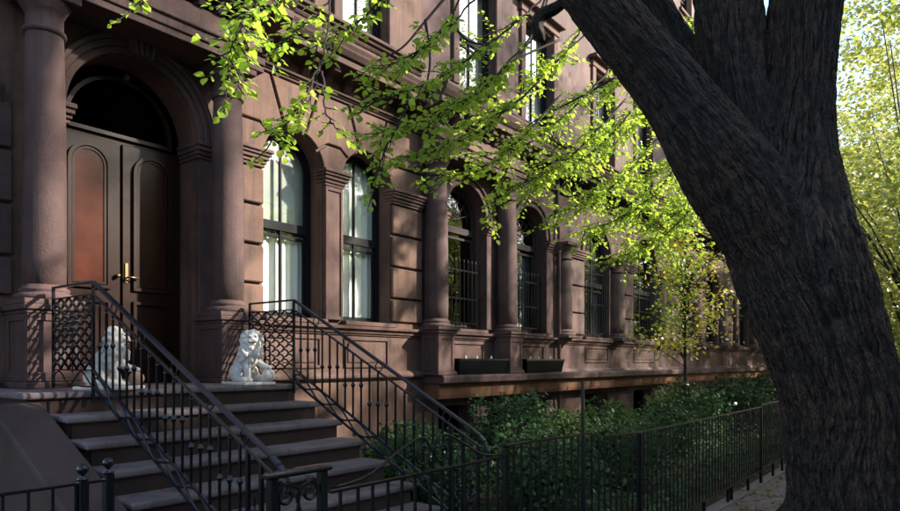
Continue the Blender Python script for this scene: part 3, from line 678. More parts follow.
# ------------------------------------------------------------------ stoop railings
def scroll(cx, cz, r0, turns, a0, sgn=1, n=26):
    return [(cx + r0*(1-.75*t)*math.cos(a0+sgn*turns*2*math.pi*t), cz + r0*(1-.75*t)*math.sin(a0+sgn*turns*2*math.pi*t)) for t in np.linspace(0, 1, n)]
SLP = .522
def railing(X, label):
    ys, yp, ye = -8.35+7.62, -8.35+6.70, -8.35+3.80
    t = thing('stair_railing', (X, yp, 1.66), label, 'railing', 'wrought iron railings of the stoop')
    zt = 2.72
    def top(y, z): return z - (yp-y)*SLP
    I = M['iron']
    # handrail: level part, sloped part, curled end
    pts = [(X, ys, zt), (X, yp, zt)]
    MB().bar((X, ys, zt), (X, yp+.01, zt), .045, .022).build('landing_rail', M['railsheen'], t, bevel=.005)
    mb = MB(); path = [(X, yp, zt), (X, ye+.12, top(ye+.12, zt)), (X, ye+.03, top(ye+.03, zt)-.01), (X, ye-.03, top(ye, zt)-.05), (X, ye-.05, top(ye, zt)-.12), (X, ye-.055, top(ye, zt)-.2)]
    for a, b in zip(path, path[1:]): mb.bar(a, b, .052, .026)
    mb.build('handrail', M['railsheen'], t, bevel=.006)
    for zf in (2.60, 1.86, 1.70): MB().bar((X, ys, zf), (X, yp, zf), .02, .014).build('landing_frame_bar', I, t)
    y_end = ye + .42
    MB().bar((X, yp, 2.60), (X, ye+.02, top(ye+.02, 2.60)), .024, .016).build('upper_rail', M['railsheen'], t)
    MB().bar((X, yp, 1.86), (X, y_end, top(y_end, 1.86)), .026, .018).build('lower_rail', M['railsheen'], t)
    MB().bar((X, yp, 1.70), (X, y_end, top(y_end, 1.70)), .026, .018).build('bottom_rail', M['railsheen'], t)
    for y_, z0 in ((ys, 1.62), (yp, 1.55)):
        MB().bar((X, y_, z0), (X, y_, zt), .026, .026).build('post', I, t)
    # balusters with forged knobs
    H = 2.60-1.86
    mes = []
    for hgt in (.30, .37, .44):
        b = MB().bar((0,0,0), (0,0,H), .017, .017)
        b.lathe([(.009,hgt-.035),(.02,hgt-.014),(.027,hgt),(.02,hgt+.014),(.009,hgt+.035)], 0, 0, 8)
        b.lathe([(.008,H-.07),(.014,H-.06),(.014,H-.05),(.008,H-.04)], 0, 0, 8)
        me = b.mesh('baluster'); me.materials.append(I); mes.append(me)
    n = 18
    for i in range(n):
        y = yp - (i+1)*(yp-y_end)/(n+.6)
        place(mes[i % 3], 'baluster', (X, y, top(y, 1.86)), t)
    # rings between handrail and upper rail
    rg = MB().tube([(0, .05*math.cos(a), .05*math.sin(a)) for a in np.linspace(0, 2*math.pi, 17)], .007, 5, False).mesh('ring', True); rg.materials.append(I)
    for y in (yp-.42, yp-.95, yp-1.48, yp-2.0, yp-2.45): place(rg, 'ring', (X, y, top(y, 2.66)), t)
    # interlaced ribbon between the two lower rails
    for ph in (0, math.pi):
        pp = []
        for k in range(90):
            y = yp - (yp-y_end)*k/89; pp.append((X+.004*(1 if ph else -1), y, top(y, 1.78) + .066*math.sin((yp-y)*9.5+ph)))
        MB().tube(pp, .012, 5).build('ribbon', I, t, smooth=True)
    pp = [(X, ys + (yp-ys)*k/40, 1.78 + .066*math.sin((yp-ys)*-12*k/40)) for k in range(41)]
    MB().tube(pp, .008, 5).build('ribbon', I, t, smooth=True)
    # lattice of the landing panel with a stud at every crossing
    ya_, yb_, z0, z1 = min(ys, yp), max(ys, yp), 1.87, 2.592; cw_, ch_ = (yb_-ya_)/5, (z1-z0)/6
    for sg in (1, -1):
        for k in range(-12, 13):
            # line z = z0 + sg*(y-ya)*ch/cw + k*ch, clipped to the panel
            ylo, yhi = ya_, yb_; m_ = sg*ch_/cw_; c0 = z0 + k*ch_
            ys_ = sorted([ya_ + (z0-c0)/m_, ya_ + (z1-c0)/m_]); ylo = max(ylo, ys_[0]); yhi = min(yhi, ys_[1])
            if yhi-ylo > .02: MB().bar((X+.005*sg, ylo, c0+m_*(ylo-ya_)), (X+.005*sg, yhi, c0+m_*(yhi-ya_)), .010, .024, (1,0,0)).build('lattice_bar', I, t)
    sd = MB().tube([(-.022,0,0),(-.016,0,0),(.016,0,0),(.022,0,0)], [.008,.022,.022,.008], 8).mesh('stud', False); sd.materials.append(I)
    for a_ in range(0, 11):
        for b_ in range(0, 13):
            if (a_+b_) % 2 == 0 and 0 < a_ < 10 and 0 < b_ < 12: place(sd, 'stud', (X, ya_ + a_*cw_/2, z0 + b_*ch_/2), t)
    # two uprights with scrollwork at the foot
    for y in (ye+.40, ye+.24, ye+.05):
        MB().bar((X, y, top(y, .86) if False else max(.02, top(y, 1.52)-.3)), (X, y, top(y, 2.60)), .028, .028).build('newel_bar', I, t)
    for yc in (ye+.32, ye+.145):
        zc = top(yc, 1.9); m_ = MB()
        for s_ in (1, -1):
            for c_ in (1, -1):
                pts = scroll(yc + s_*.03, zc + .17*c_, .045, 1.1, math.pi*(.5 if c_ > 0 else -.5), s_*c_)
                m_.tube([(X, a, b) for a, b in pts], .007, 5)
        for dz in (-.28, -.08, .0, .08, .3): m_.lathe([(.006,zc+dz-.03),(.024,zc+dz),(.006,zc+dz+.03)], X, yc, 8)
        m_.bar((X, yc, zc-.42), (X, yc, zc+.40), .012, .012)
        m_.build('scrollwork', I, t, smooth=False)
    return t
railing(2.95, 'black iron stoop railing in front of the lion with its tan ball')
railing(5.38, 'black iron stoop railing beside the arched windows and shrubs')

# ------------------------------------------------------------------ fence and gate
def picket_mesh(z0, z1, w=.014):
    m_ = MB().bar((0,0,z0), (0,0,z1), w, w).mesh('picket'); m_.materials.append(M['fence']); return m_
PK = {}
def fence(name, label, cat, xs, zt_fn, zb_fn, posts, y, cap=None, sp=.128, legs=()):
    x0, x1 = xs[0], xs[-1]
    f = thing(name, (x0, y, 0), label, cat)
    mb = MB(); N = max(2, int((x1-x0)/.4))
    X = sorted(set(list(np.linspace(x0, x1, N)) + list(xs)))
    for a, b in zip(X, X[1:]): mb.bar((a, y, zt_fn(a)), (b, y, zt_fn(b)), .034, .014)
    mb.build('top_rail', M['fence'], f)
    mb = MB()
    for a, b in zip(X, X[1:]): mb.bar((a, y, zb_fn(a)), (b, y, zb_fn(b)), .034, .014)
    mb.build('bottom_rail', M['fence'], f)
    n = int((x1-x0)/sp)
    for i in range(n):
        x = x0 + (i+.5)*(x1-x0)/n
        key = (round(zb_fn(x), 2), round(zt_fn(x), 2))
        if key not in PK: PK[key] = picket_mesh(key[0]-.004, key[1])
        o = place(PK[key], 'picket', (x + random.uniform(-.004, .004), y, 0), f); o.rotation_euler = (random.uniform(-.006,.006), random.uniform(-.006,.006), 0)
    for px_, h_ in posts: MB().box(px_-.021, px_+.021, y-.021, y+.021, -.02, h_).build('post', M['fence'], f, bevel=.004)
    for lx in legs: MB().box(lx-.012, lx+.012, y-.02, y+.02, -.02, zb_fn(lx)).build('foot', M['fence'], f)
    return f
random.seed(5)
gt = fence('gate', 'black iron gate with scrolled crest across the foot of the steps', 'gate', (2.34, 3.95), lambda x: 1.265, lambda x: .16, (), FY, sp=.118)
def crest(pts2): return [(p[0], FY, p[1]) for p in pts2]
lft = smooth_pts([(2.36,1.285),(2.6,1.31),(2.82,1.40),(3.0,1.475)], 6) 
c1 = [tuple(p) for p in lft] + scroll(3.07, 1.385, .10, 1.15, math.pi*.62, -1)
c2 = [(2*3.17-x, z) for x, z in c1]
c2 = [(x + .0 if x < 3.4 else 3.4 + (x-3.4)*.93, z) for x, z in c2]
MB().tube(crest(c1), .008, 6).build('crest_scroll', M['fence'], gt, smooth=True)
MB().tube(crest(c2), .008, 6).build('crest_scroll', M['fence'], gt, smooth=True)
# narrow scrolled panel on the near side of the gate
pn = thing('fence_panel', (1.95, FY, 0), 'narrow black fence panel with scrolls under a flat cap beside the gate', 'fence')
MB().box(1.93, 2.33, FY-.035, FY+.035, 1.385, 1.405).build('cap', M['fence'], pn, bevel=.006)
for x in (1.975, 2.285): MB().box(x-.022, x+.022, FY-.022, FY+.022, -.02, 1.384).build('post', M['fence'], pn, bevel=.004)
for cx, sg in ((2.06, 1), (2.20, -1)):
    s1 = scroll(cx, 1.29, .062, 1.2, math.pi*.5 - sg*.6, sg)
    tail = smooth_pts([(cx - sg*.03 + sg*.0, 1.35), (cx + sg*.075, 1.30), (cx + sg*.03, 1.12), (cx - sg*.05, .9), (cx - sg*.02, .6), (cx, .2)], 6)
    MB().tube([(a, FY, b) for a, b in s1], .009, 6).build('scroll', M['fence'], pn, smooth=True)
    MB().tube([(a[0], FY, a[1]) for a in tail], .009, 6).build('scroll', M['fence'], pn, smooth=True)
MB().bar((1.975, FY, .2), (2.285, FY, .2), .03, .014).build('bottom_rail', M['fence'], pn)
# long fence in front of the shrubs
def ztop(x): return float(np.interp(x, [4.0, 5.30, 5.5, 6.46, 11.3, 11.5, 24], [1.345, 1.317, 1.274, 1.232, 1.228, 1.262, 1.262]))
def zbot(x): return float(np.interp(x, [4.0, 11.3, 11.5, 24], [.20, .215, .25, .25]))
lf = fence('iron_fence', 'long black iron picket fence in front of the shrubs', 'fence', (4.03, 5.30, 5.5, 6.46, 11.3, 11.5, 22.0), ztop, zbot,
      [(4.0, 1.335), (6.46, 1.225), (11.38, 1.27), (15.5, 1.25), (19, 1.25)], FY, legs=(5.3, 7.6, 8.5, 9.55, 9.72, 10.6, 12.2, 12.9, 13.6))
MB().box(3.97, 4.28, FY-.03, FY+.03, 1.337, 1.353).build('cap', M['fence'], lf, bevel=.005)
MB().bar((5.30, FY+.05, .0), (5.30, FY+.05, 1.78), .022, .022).build('stake', M['fence'], lf)
# neighbour's fence, two posts with ball finials
nf = thing('iron_fence', (1.2, -4.45, 0), 'short black iron fence with ball finial posts beside the sloped stoop wall', 'fence')
NY = -4.45
MB().bar((-.6, NY, 1.255), (1.80, NY, 1.265), .03, .014).build('top_rail', M['iron'], nf)
MB().bar((-.6, NY, .2), (1.80, NY, .2), .03, .014).build('bottom_rail', M['iron'], nf)
pkm = MB().bar((0,0,.1), (0,0,1.26), .014, .014).mesh('picket'); pkm.materials.append(M['iron'])
for i in range(19): place(pkm, 'picket', (-.5 + i*.118, NY, 0), nf)
for x, zt in ((1.66, 1.28), (1.80, 1.30)):
    p_ = MB().box(x-.026, x+.026, NY-.026, NY+.026, -.02, zt).build('post', M['iron'], nf, bevel=.005)
    MB().lathe([(.03,zt),(.03,zt+.012),(.012,zt+.02),(.012,zt+.032),(.026,zt+.045),(.032,zt+.062),(.026,zt+.08),(.008,zt+.094)], x, NY, 12).build('finial', M['iron'], p_, smooth=True)

# ------------------------------------------------------------------ lions
def ell(bm, c, r, rot=None, sub=2):
    mt = Matrix.Translation(c) @ (rot.to_matrix().to_4x4() if rot else Matrix.Identity(4)) @ Matrix.Diagonal((*r, 1))
    bmesh.ops.create_icosphere(bm, subdivisions=sub, radius=1, matrix=mt)
def limb(bm, pts, rr, n=7):
    for (a, ra), (b, rb) in zip(zip(pts, rr), list(zip(pts, rr))[1:]):
        for t in np.linspace(0, 1, n):
            p = Vector(a).lerp(Vector(b), t); r = ra+(rb-ra)*t; ell(bm, p, (r, r, r), None, 2)
def lion(loc, rotz, head_turn, label, ballmat, mirror=1, s=1.0):
    t = thing('lion_statue', loc, label, 'statue', 'stone lions on the stoop landing')
    bm = bmesh.new(); rn = random.Random(11)
    m = mirror
    # front is -Y; seated body
    ell(bm, (0, .16, .20), (.125, .15, .15)); ell(bm, (0, .06, .30), (.12, .14, .17)); ell(bm, (0, -.04, .36), (.115, .11, .16))
    for sx in (-1, 1):
        ell(bm, (sx*.115, .12, .15), (.07, .135, .12)); limb(bm, [(sx*.135, .05, .08), (sx*.14, -.10, .07)], [.055, .042]); ell(bm, (sx*.14, -.13, .065), (.047, .06, .035))
    # straight foreleg and the paw on the ball
    limb(bm, [(-m*.075, -.06, .34), (-m*.08, -.11, .2), (-m*.08, -.13, .08)], [.06, .047, .04]); ell(bm, (-m*.08, -.16, .068), (.05, .06, .035))
    limb(bm, [(m*.08, -.05, .34), (m*.12, -.13, .25), (m*.15, -.20, .225)], [.06, .045, .04]); ell(bm, (m*.155, -.225, .222), (.047, .05, .03))
    # chest mane
    ell(bm, (0, -.06, .44), (.135, .115, .15))
    for k in range(80):
        a = rn.uniform(0, 2*math.pi); z = rn.uniform(.30, .60); rr = .135 + .02*math.sin(z*20)
        ell(bm, (rr*math.cos(a)*.98, -.05 + rr*.9*math.sin(a), z), (.028, .03, .042), None, 1)
    q = Quaternion((0, 0, 1), head_turn); hc = Vector((0, -.09, .585))
    def hd(x, y, z): return hc + q @ Vector((x, y, z))
    ell(bm, hd(0, 0, 0), (.088, .09, .09)); ell(bm, hd(0, -.07, -.02), (.055, .05, .045)); ell(bm, hd(0, -.085, .0), (.027, .045, .03))
    ell(bm, hd(0, -.075, -.062), (.042, .04, .018)); ell(bm, hd(0, -.115, .0), (.024, .014, .014))
    for sx in (-1, 1):
        ell(bm, hd(sx*.04, -.07, .045), (.026, .025, .012)); ell(bm, hd(sx*.036, -.105, -.022), (.026, .022, .022)); ell(bm, hd(sx*.075, .0, .088), (.026, .018, .03))
    for k in range(44):
        a = R(-70 + 320*k/43); q_ = rn.uniform(.9, 1.15); ell(bm, hd(.118*q_*math.cos(a), .03 + rn.uniform(-.03, .05), -.015 + .118*q_*math.sin(a)), (.026, .05, .03), None, 1)
    limb(bm, [(.05*m, .28, .08), (.13*m, .24, .07), (.2*m, .12, .075), (.21*m, .02, .085)], [.022, .02, .02, .028], 6)
    me = bpy.data.meshes.new('body'); bm.to_mesh(me); bm.free(); me.materials.append(M['marble'])
    o = bpy.data.objects.new('body', me); COL.objects.link(o); o.parent = t
    r_ = o.modifiers.new('r', 'REMESH'); r_.mode = 'VOXEL'; r_.voxel_size = .0095; r_.use_smooth_shade = True
    s_ = o.modifiers.new('s', 'SMOOTH'); s_.factor = .5; s_.iterations = 2
    OFF['lt'] = Vector((0,0,0))
    def sub(mb, nm, mt, sm=True, bv=0):
        me = mb.mesh(nm, sm); me.materials.append(mt); o2 = bpy.data.objects.new(nm, me); COL.objects.link(o2); o2.parent = t
        if bv: b = o2.modifiers.new('b', 'BEVEL'); b.width = bv; b.segments = 2
        return o2
    sub(MB().box(-.22, .22, -.30, .31, 0, .04), 'plinth', M['marble'], False, .012)
    R0 = .085; prof = [(R0*math.sin(R(a)), .122 - R0*math.cos(R(a))) for a in range(4, 180, 16)]
    sub(MB().lathe(prof, m*.155, -.225, 20), 'ball', ballmat)
    mo = MB(); c = hd(0, -.108, -.043); mo.lathe([(.0,c.z-.011),(.03,c.z-.004),(.03,c.z+.004),(.0,c.z+.011)], c.x, c.y, 10); sub(mo, 'mouth', M['dark'])
    for sx in (-1, 1):
        c = hd(sx*.036, -.086, .026); e_ = MB().lathe([(.0,c.z-.01),(.012,c.z),(.0,c.z+.01)], c.x, c.y, 8); sub(e_, 'eye', M['dark'])
    t.rotation_euler = (0, 0, rotz); t.scale = (s, s, s)
    return t
lion((4.93, -1.34, 1.661), R(-6), R(-24), 'white stone lion resting a paw on a white ball, in front of the right-hand column', M['marble'], 1, .95)
bpy.data.objects['lion_statue']['label'] = 'white stone lion resting a paw on a white ball'
lion((3.22, -1.42, 1.661), R(38), R(6), 'white stone lion beside a tan ball, behind the railing', M['tan'], 1, .90)

# ------------------------------------------------------------------ leaves
def leaf_template(w=.86, fold=.14, curl=.12):
    """unit leaf along +X, normal +Z"""
    return np.array([(0,0,0),(.30,w*.42,fold*.5),(.62,w*.40,fold*.45-curl*.3),(1.0,0,-curl),(.62,-w*.40,fold*.45-curl*.3),(.30,-w*.42,fold*.5),(.32,0,0),(.64,0,-curl*.25)], float), \
           [(0,6,1),(1,6,7,2),(2,7,3),(3,7,4),(4,7,6,5),(5,6,0)]
def leaf_mesh(name, P, D, Nn, S, mat, tmpl=None):
    """P positions, D directions, Nn normals, S sizes -> one mesh of leaves"""
    tv, tf = tmpl or leaf_template()
    P, D, Nn, S = map(np.asarray, (P, D, Nn, S))
    D = D/np.linalg.norm(D, axis=1, keepdims=True); Nn = Nn - D*(Nn*D).sum(1, keepdims=True); Nn = Nn/np.maximum(1e-6, np.linalg.norm(Nn, axis=1, keepdims=True)); B = np.cross(Nn, D)
    V = P[:,None,:] + S[:,None,None]*(tv[None,:,0:1]*D[:,None,:] + tv[None,:,1:2]*B[:,None,:] + tv[None,:,2:3]*Nn[:,None,:])
    n, k = V.shape[:2]; V = V.reshape(-1, 3)
    li = []; ls = []; 
    base = np.arange(n)*k
    F = []; 
    tot = [];
    loops = np.concatenate([np.array(f) for f in tf]); lens = np.array([len(f) for f in tf])
    allloops = (base[:,None] + loops[None,:]).ravel(); alllens = np.tile(lens, n); starts = np.concatenate([[0], np.cumsum(alllens)[:-1]])
    me = bpy.data.meshes.new(name); me.vertices.add(len(V)); me.vertices.foreach_set('co', V.ravel())
    me.loops.add(len(allloops)); me.loops.foreach_set('vertex_index', allloops.astype(np.int32))
    me.polygons.add(len(alllens)); me.polygons.foreach_set('loop_start', starts.astype(np.int32)); me.polygons.foreach_set('loop_total', alllens.astype(np.int32))
    me.update(calc_edges=True)
    a = me.attributes.new('rnd', 'FLOAT', 'FACE'); a.data.foreach_set('value', np.repeat(rng.random(n), len(tf)).astype(np.float32))
    me.materials.append(mat); return me
def unit(v): return v/np.maximum(1e-9, np.linalg.norm(v, axis=-1, keepdims=True))
QUAD = (np.array([(0,0,0),(.5,.36,.06),(1,0,-.05),(.5,-.36,.06)], float), [(0,1,2),(0,2,3)])

# ---- shrubs behind the fence
def shrub(name, loc, rx, ry, hgt, n, label, mat='leafbush', size=.07, cat='shrub', seedv=0, group=None):
    t = thing(name, loc, label, cat, group); r_ = np.random.default_rng(seedv+50)
    nc = 40
    cl = unit(r_.normal(size=(nc,3)))*np.array([rx, ry, hgt*.5])*r_.uniform(.45, .95, (nc,1)) + np.array([0,0,hgt*.55]); cl[:,2] = np.clip(cl[:,2], .15, hgt)
    cr = r_.uniform(.18, .36, nc)
    idx = r_.integers(0, nc, n); dv = unit(r_.normal(size=(n,3))); P = cl[idx] + dv*cr[idx][:,None]*r_.uniform(.5, 1.05, (n,1))*np.array([1,1,.8])
    P[:,2] = np.maximum(P[:,2], .03)
    D = dv + r_.normal(size=(n,3))*.6; D[:,2] -= .25; Nn = dv*.5 + np.array([0,-.1,.9]) + r_.normal(size=(n,3))*.35
    me = leaf_mesh('foliage', P, D, Nn, r_.uniform(.6, 1.25, n)*size, M[mat])
    o = bpy.data.objects.new('foliage', me); COL.objects.link(o); o.parent = t; o['kind'] = 'stuff'
    mb = MB()
    for k in range(min(nc, 14)): mb.tube([(cl[k][0]*.12, cl[k][1]*.12, 0), (cl[k][0]*.5, cl[k][1]*.5, cl[k][2]*.55), tuple(cl[k])], [.016, .011, .004], 5)
    me = mb.mesh('stem'); me.materials.append(M['twig']); o = bpy.data.objects.new('stems', me); COL.objects.link(o); o.parent = t
    return t
SH = [(6.35,-2.9,.75,.8,1.35,'glossy dark shrub against the stoop railing'),
      (7.5,-1.6,.8,.7,1.25,'dark shrub below the arched window and the rowhouse base'),
      (7.7,-3.9,.85,.8,1.15,'low dense shrub close behind the fence, next to the gate end'),
      (9.2,-2.4,.9,.9,1.45,'rounded shrub under the left end of the ledge'),
      (9.9,-4.1,.9,.7,1.2,'dark shrub close behind the fence, before the first window box'),
      (11.3,-2.2,.85,.9,1.2,'leafy shrub under the ledge, before the first window box'),
      (12.4,-3.9,1.0,.8,1.25,'wide shrub close behind the fence, before the second column'),
      (13.6,-2.2,1.0,.9,1.2,'shrub under the ledge, before the second window box'),
      (15.2,-3.4,1.1,1.0,1.4,'shrub behind the fence, before the drainpipe'),
      (17.2,-2.4,1.2,1.0,1.45,'shrub at the foot of the sapling'),
      (19.2,-3.4,1.2,1.0,1.55,'tall shrub just past the sapling'),
      (21.8,-2.8,1.4,1.2,1.6,'broad shrub past the sapling along the ledge'),
      (25,-3,1.6,1.4,1.75,'farthest dark shrub seen beside the big trunk')]
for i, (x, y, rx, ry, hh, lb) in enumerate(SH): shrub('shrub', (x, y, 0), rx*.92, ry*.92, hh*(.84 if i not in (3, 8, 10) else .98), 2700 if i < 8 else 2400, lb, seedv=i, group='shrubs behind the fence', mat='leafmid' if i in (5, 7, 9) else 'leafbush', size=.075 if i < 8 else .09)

gc = np.random.default_rng(12); n = 15000
gx = gc.uniform(5.7, 24, n); gy = gc.uniform(FY+.18, -.55, n); hm = .16 + .22*np.clip(np.sin(gx*2.1+1.2*np.sin(gy*1.7))*np.cos(gy*2.3+gx*.7)+.45, 0, 1.3)
gz = gc.uniform(0, 1, n)**.6*hm; keep = ~((gx < 6.0) & (gy > -1)); P = np.stack([gx, gy, gz], 1)[keep]; n = len(P)
a = gc.uniform(0, 2*np.pi, n); D = np.stack([np.cos(a), np.sin(a), gc.normal(size=n)*.3], 1); N = np.array([0,-.2,1.]) + gc.normal(size=(n,3))*.4
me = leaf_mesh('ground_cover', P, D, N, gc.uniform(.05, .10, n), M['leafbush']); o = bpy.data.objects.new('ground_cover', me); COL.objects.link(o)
tag(o, 'low dark ivy covering the soil between fence and shrubs', 'ivy', kind='stuff')
# ---- bark covered trunks
def vnoise(u, v, pu, seed):
    T = np.random.default_rng(seed).random((pu, 997)); iu = np.floor(u).astype(int); iv = np.floor(v).astype(int); fu = u-iu; fv = v-iv
    fu = fu*fu*(3-2*fu); fv = fv*fv*(3-2*fv); a = T[iu % pu, iv % 997]; b = T[(iu+1) % pu, iv % 997]; c = T[iu % pu, (iv+1) % 997]; d = T[(iu+1) % pu, (iv+1) % 997]
    return (a*(1-fu)+b*fu)*(1-fv) + (c*(1-fu)+d*fu)*fv
def bark_tube(name, ctrl, nu, nv, amp, seed, mat, parent, flare=0, flat=1.0):
    """ctrl rows (x,y,z,radius)"""
    C = np.array(smooth_pts(ctrl, 16)); seg = np.linalg.norm(np.diff(C[:,:3], axis=0), axis=1); s = np.concatenate([[0], np.cumsum(seg)])
    sv = np.linspace(0, s[-1], nv); Q = np.stack([np.interp(sv, s, C[:,k]) for k in range(4)], 1)
    T = np.gradient(Q[:,:3], axis=0); T = unit(T)
    U = np.zeros_like(T); u = np.array([1.,0,0]); 
    for i in range(nv): u = u - T[i]*u.dot(T[i]); u /= np.linalg.norm(u); U[i] = u
    Wv = np.cross(T, U); th = np.linspace(0, 2*np.pi, nu, endpoint=False)
    TH_, SV = np.meshgrid(th, sv); rad = Q[:,3][:,None]; rm = Q[:,3].mean()
    pu = max(8, int(2*np.pi*rm/.030)); uu = TH_/(2*np.pi)*pu
    warp = vnoise(TH_/(2*np.pi)*6, SV*1.6, 6, seed+1)-.5; warp2 = vnoise(TH_/(2*np.pi)*pu, SV*6, pu, seed+2)-.5
    a = vnoise(uu + warp*4.5 + warp2*.9, SV*3.4 + warp2*.9, pu, seed+3); b = vnoise(uu*1.6 + warp*7 + warp2, SV*7, pu*2, seed+4); c_ = vnoise(uu*2, SV*34, pu*2, seed+8)
    ridge = np.clip(np.abs(2*a-1)*2.2, 0, 1)*.55 + np.clip(np.abs(2*b-1)*2.2, 0, 1)*.30 + .15*c_
    lump = (vnoise(TH_/(2*np.pi)*4, SV*1.1, 4, seed+5)-.5)*.07 + (vnoise(TH_/(2*np.pi)*9, SV*2.2, 9, seed+6)-.5)*.03
    rr = rad*(1+lump) + amp*(ridge-.7)
    if flare: rr = rr*(1 + flare*np.exp(-SV/.45)*(1+.45*np.sin(TH_*5+.7)))
    V = Q[:,None,:3] + rr[...,None]*(np.cos(TH_)[...,None]*U[:,None,:] + flat*np.sin(TH_)[...,None]*Wv[:,None,:])
    V = V.reshape(-1, 3) - np.array(off(parent)); idx = np.arange(nu*nv).reshape(nv, nu); nx = np.roll(idx, -1, 1)
    F = np.stack([idx[:-1], nx[:-1], nx[1:], idx[1:]], -1).reshape(-1, 4)
    me = bpy.data.meshes.new(name); me.vertices.add(len(V)); me.vertices.foreach_set('co', V.ravel())
    me.loops.add(F.size); me.loops.foreach_set('vertex_index', F.ravel().astype(np.int32)); me.polygons.add(len(F))
    me.polygons.foreach_set('loop_start', np.arange(0, F.size, 4, dtype=np.int32)); me.polygons.foreach_set('loop_total', np.full(len(F), 4, np.int32)); me.update(calc_edges=True)
    at_ = me.attributes.new('ridge', 'FLOAT', 'POINT'); at_.data.foreach_set('value', ridge.ravel().astype(np.float32))
    bk = np.stack([TH_*rm + warp*.07, SV, np.zeros_like(SV)], -1).reshape(-1, 3)
    ab = me.attributes.new('bk', 'FLOAT_VECTOR', 'POINT'); ab.data.foreach_set('vector', bk.ravel().astype(np.float32))
    me.shade_smooth(); me.materials.append(mat)
    o = bpy.data.objects.new(name, me); COL.objects.link(o); o.parent = parent; OFF[o.name] = off(parent); return o
def row(x, y, d, hw): p = at(x, y, d); return (p.x, p.y, p.z, hw*d/FPX*.90)
TD = 5.2
b0 = at(838, 500, TD)
tree = thing('street_tree', (b0.x, b0.y, -.03), 'massive dark furrowed street tree forking into four limbs over the sidewalk', 'tree')
trunk = bark_tube('trunk', [(b0.x+.06, b0.y, -.2, .66), (b0.x+.03, b0.y, .25, .62), row(853, 511, TD, 65), row(847, 440, TD, 62), row(838, 390, TD, 60), row(823, 340, TD, 61), row(806, 290, TD, 65), row(790, 240, TD, 66),
     row(786, 190, TD+.05, 58), row(791, 130, TD+.1, 44), row(798, 70, TD+.1, 38), row(806, 0, TD+.1, 36), row(822, -80, TD+.1, 36), row(838, -200, TD+.2, 32), row(850, -380, TD+.6, 24), row(840, -560, TD+1, 14)], 420, 760, .042, 1, M['bark'], tree, flare=.12)
bark_tube('limb', [row(812, 300, TD+.02, 48), row(768, 226, TD-.06, 52), row(722, 164, TD-.08, 47), row(678, 100, TD-.05, 37), row(634, 45, TD, 33), row(590, -10, TD+.05, 31), row(530, -90, TD+.1, 29), row(440, -190, TD+.2, 25), row(330, -280, TD+.1, 19), row(210, -340, TD-.2, 13)], 260, 520, .036, 2, M['bark'], tree)
bark_tube('limb', [row(775, 215, TD+.25, 34), row(734, 135, TD+.36, 28), row(700, 78, TD+.5, 21), row(673, 35, TD+.7, 17), row(650, -5, TD+.8, 16), row(622, -60, TD+1, 15), row(590, -170, TD+1.6, 18), row(540, -330, TD+2.5, 11)], 180, 360, .032, 3, M['bark'], tree)
bark_tube('limb', [row(785, 250, TD+.12, 46), row(752, 160, TD+.16, 44), row(735, 90, TD+.22, 38), row(728, 20, TD+.3, 36), row(724, -60, TD+.4, 33), row(715, -200, TD+.6, 27), row(700, -400, TD+.8, 15)], 230, 420, .036, 4, M['bark'], tree)

# ---- leafy branches hanging in front of the houses (control points by photo position and depth)
LV = []          # (pos, dir, normal, size)
twigs = MB()
def spray(ctrl, r0=.016, step=.042, tw=(.18, .5), dens=1.0, size=.062, droop=.25, skip=0.0):
    C = smooth_pts([tuple(at(*c)) for c in ctrl], 10); C = [Vector(c) for c in C]
    jit = [c + Vector(rng.normal(size=3)*.006) for c in C]; m = len(C); r0 = min(r0, .0016*ctrl[-1][2])
    twigs.tube(jit, [r0*(1-.85*i/(m-1))+.002 for i in range(m)], 5)
    L = [0]
    for a, b in zip(jit, jit[1:]): L.append(L[-1]+(b-a).length)
    s = skip*L[-1] + .03; side = 1
    while s < L[-1]:
        i = max(j for j in range(m) if L[j] <= s); i = min(i, m-2); p = jit[i].lerp(jit[i+1], (s-L[i])/max(1e-6, L[i+1]-L[i])); t = (jit[i+1]-jit[i]).normalized()
        sd = t.cross(Vector((0,0,1)));  sd = sd.normalized() if sd.length > .1 else Vector((1,0,0)); side = -side
        d = (t*rng.uniform(.2, .9) + sd*side*rng.uniform(.5, 1.1) + Vector((0,0,rng.uniform(-.28,.25)*(1.0 if ctrl[-1][2] < 7 else 2.2)))).normalized()
        twig(p, d, rng.uniform(*tw)*(1.1-.35*s/L[-1]), size, dens, droop)
        s += step*rng.uniform(.6, 1.5)/dens
    twig(jit[-1], (jit[-1]-jit[-2]).normalized(), .2, size, dens, droop)
def twig(p, d, ln, size, dens, droop):
    n = max(3, int(ln/.032)); pts = [p]; dd = d.copy()
    for k in range(n):
        dd = (dd + Vector((rng.normal()*.12, rng.normal()*.12, rng.normal()*.08 - droop*.05))).normalized(); pts.append(pts[-1] + dd*ln/n)
    twigs.tube(pts, [.0045*(1-.7*i/n)+.001 for i in range(n+1)], 4, False)
    sg = 1
    for k in range(1, n+1):
        for rep in range(1 if k < n else 2):
            if rng.random() > .93: continue
            sg = -sg; sd = dd.cross(Vector((0,0,1))); sd = sd.normalized() if sd.length > .1 else Vector((1,0,0))
            ld = (dd*rng.uniform(.4, 1) + sd*sg*rng.uniform(.5, 1.1) + Vector((0,0,rng.uniform(-.35,.15)))).normalized()
            nn = Vector((rng.normal()*.55 + .1, rng.normal()*.55 - .3, 1)).normalized()
            LV.append((pts[k] + ld*.012, ld, nn, size*1.0*rng.uniform(.5, 1.3)))
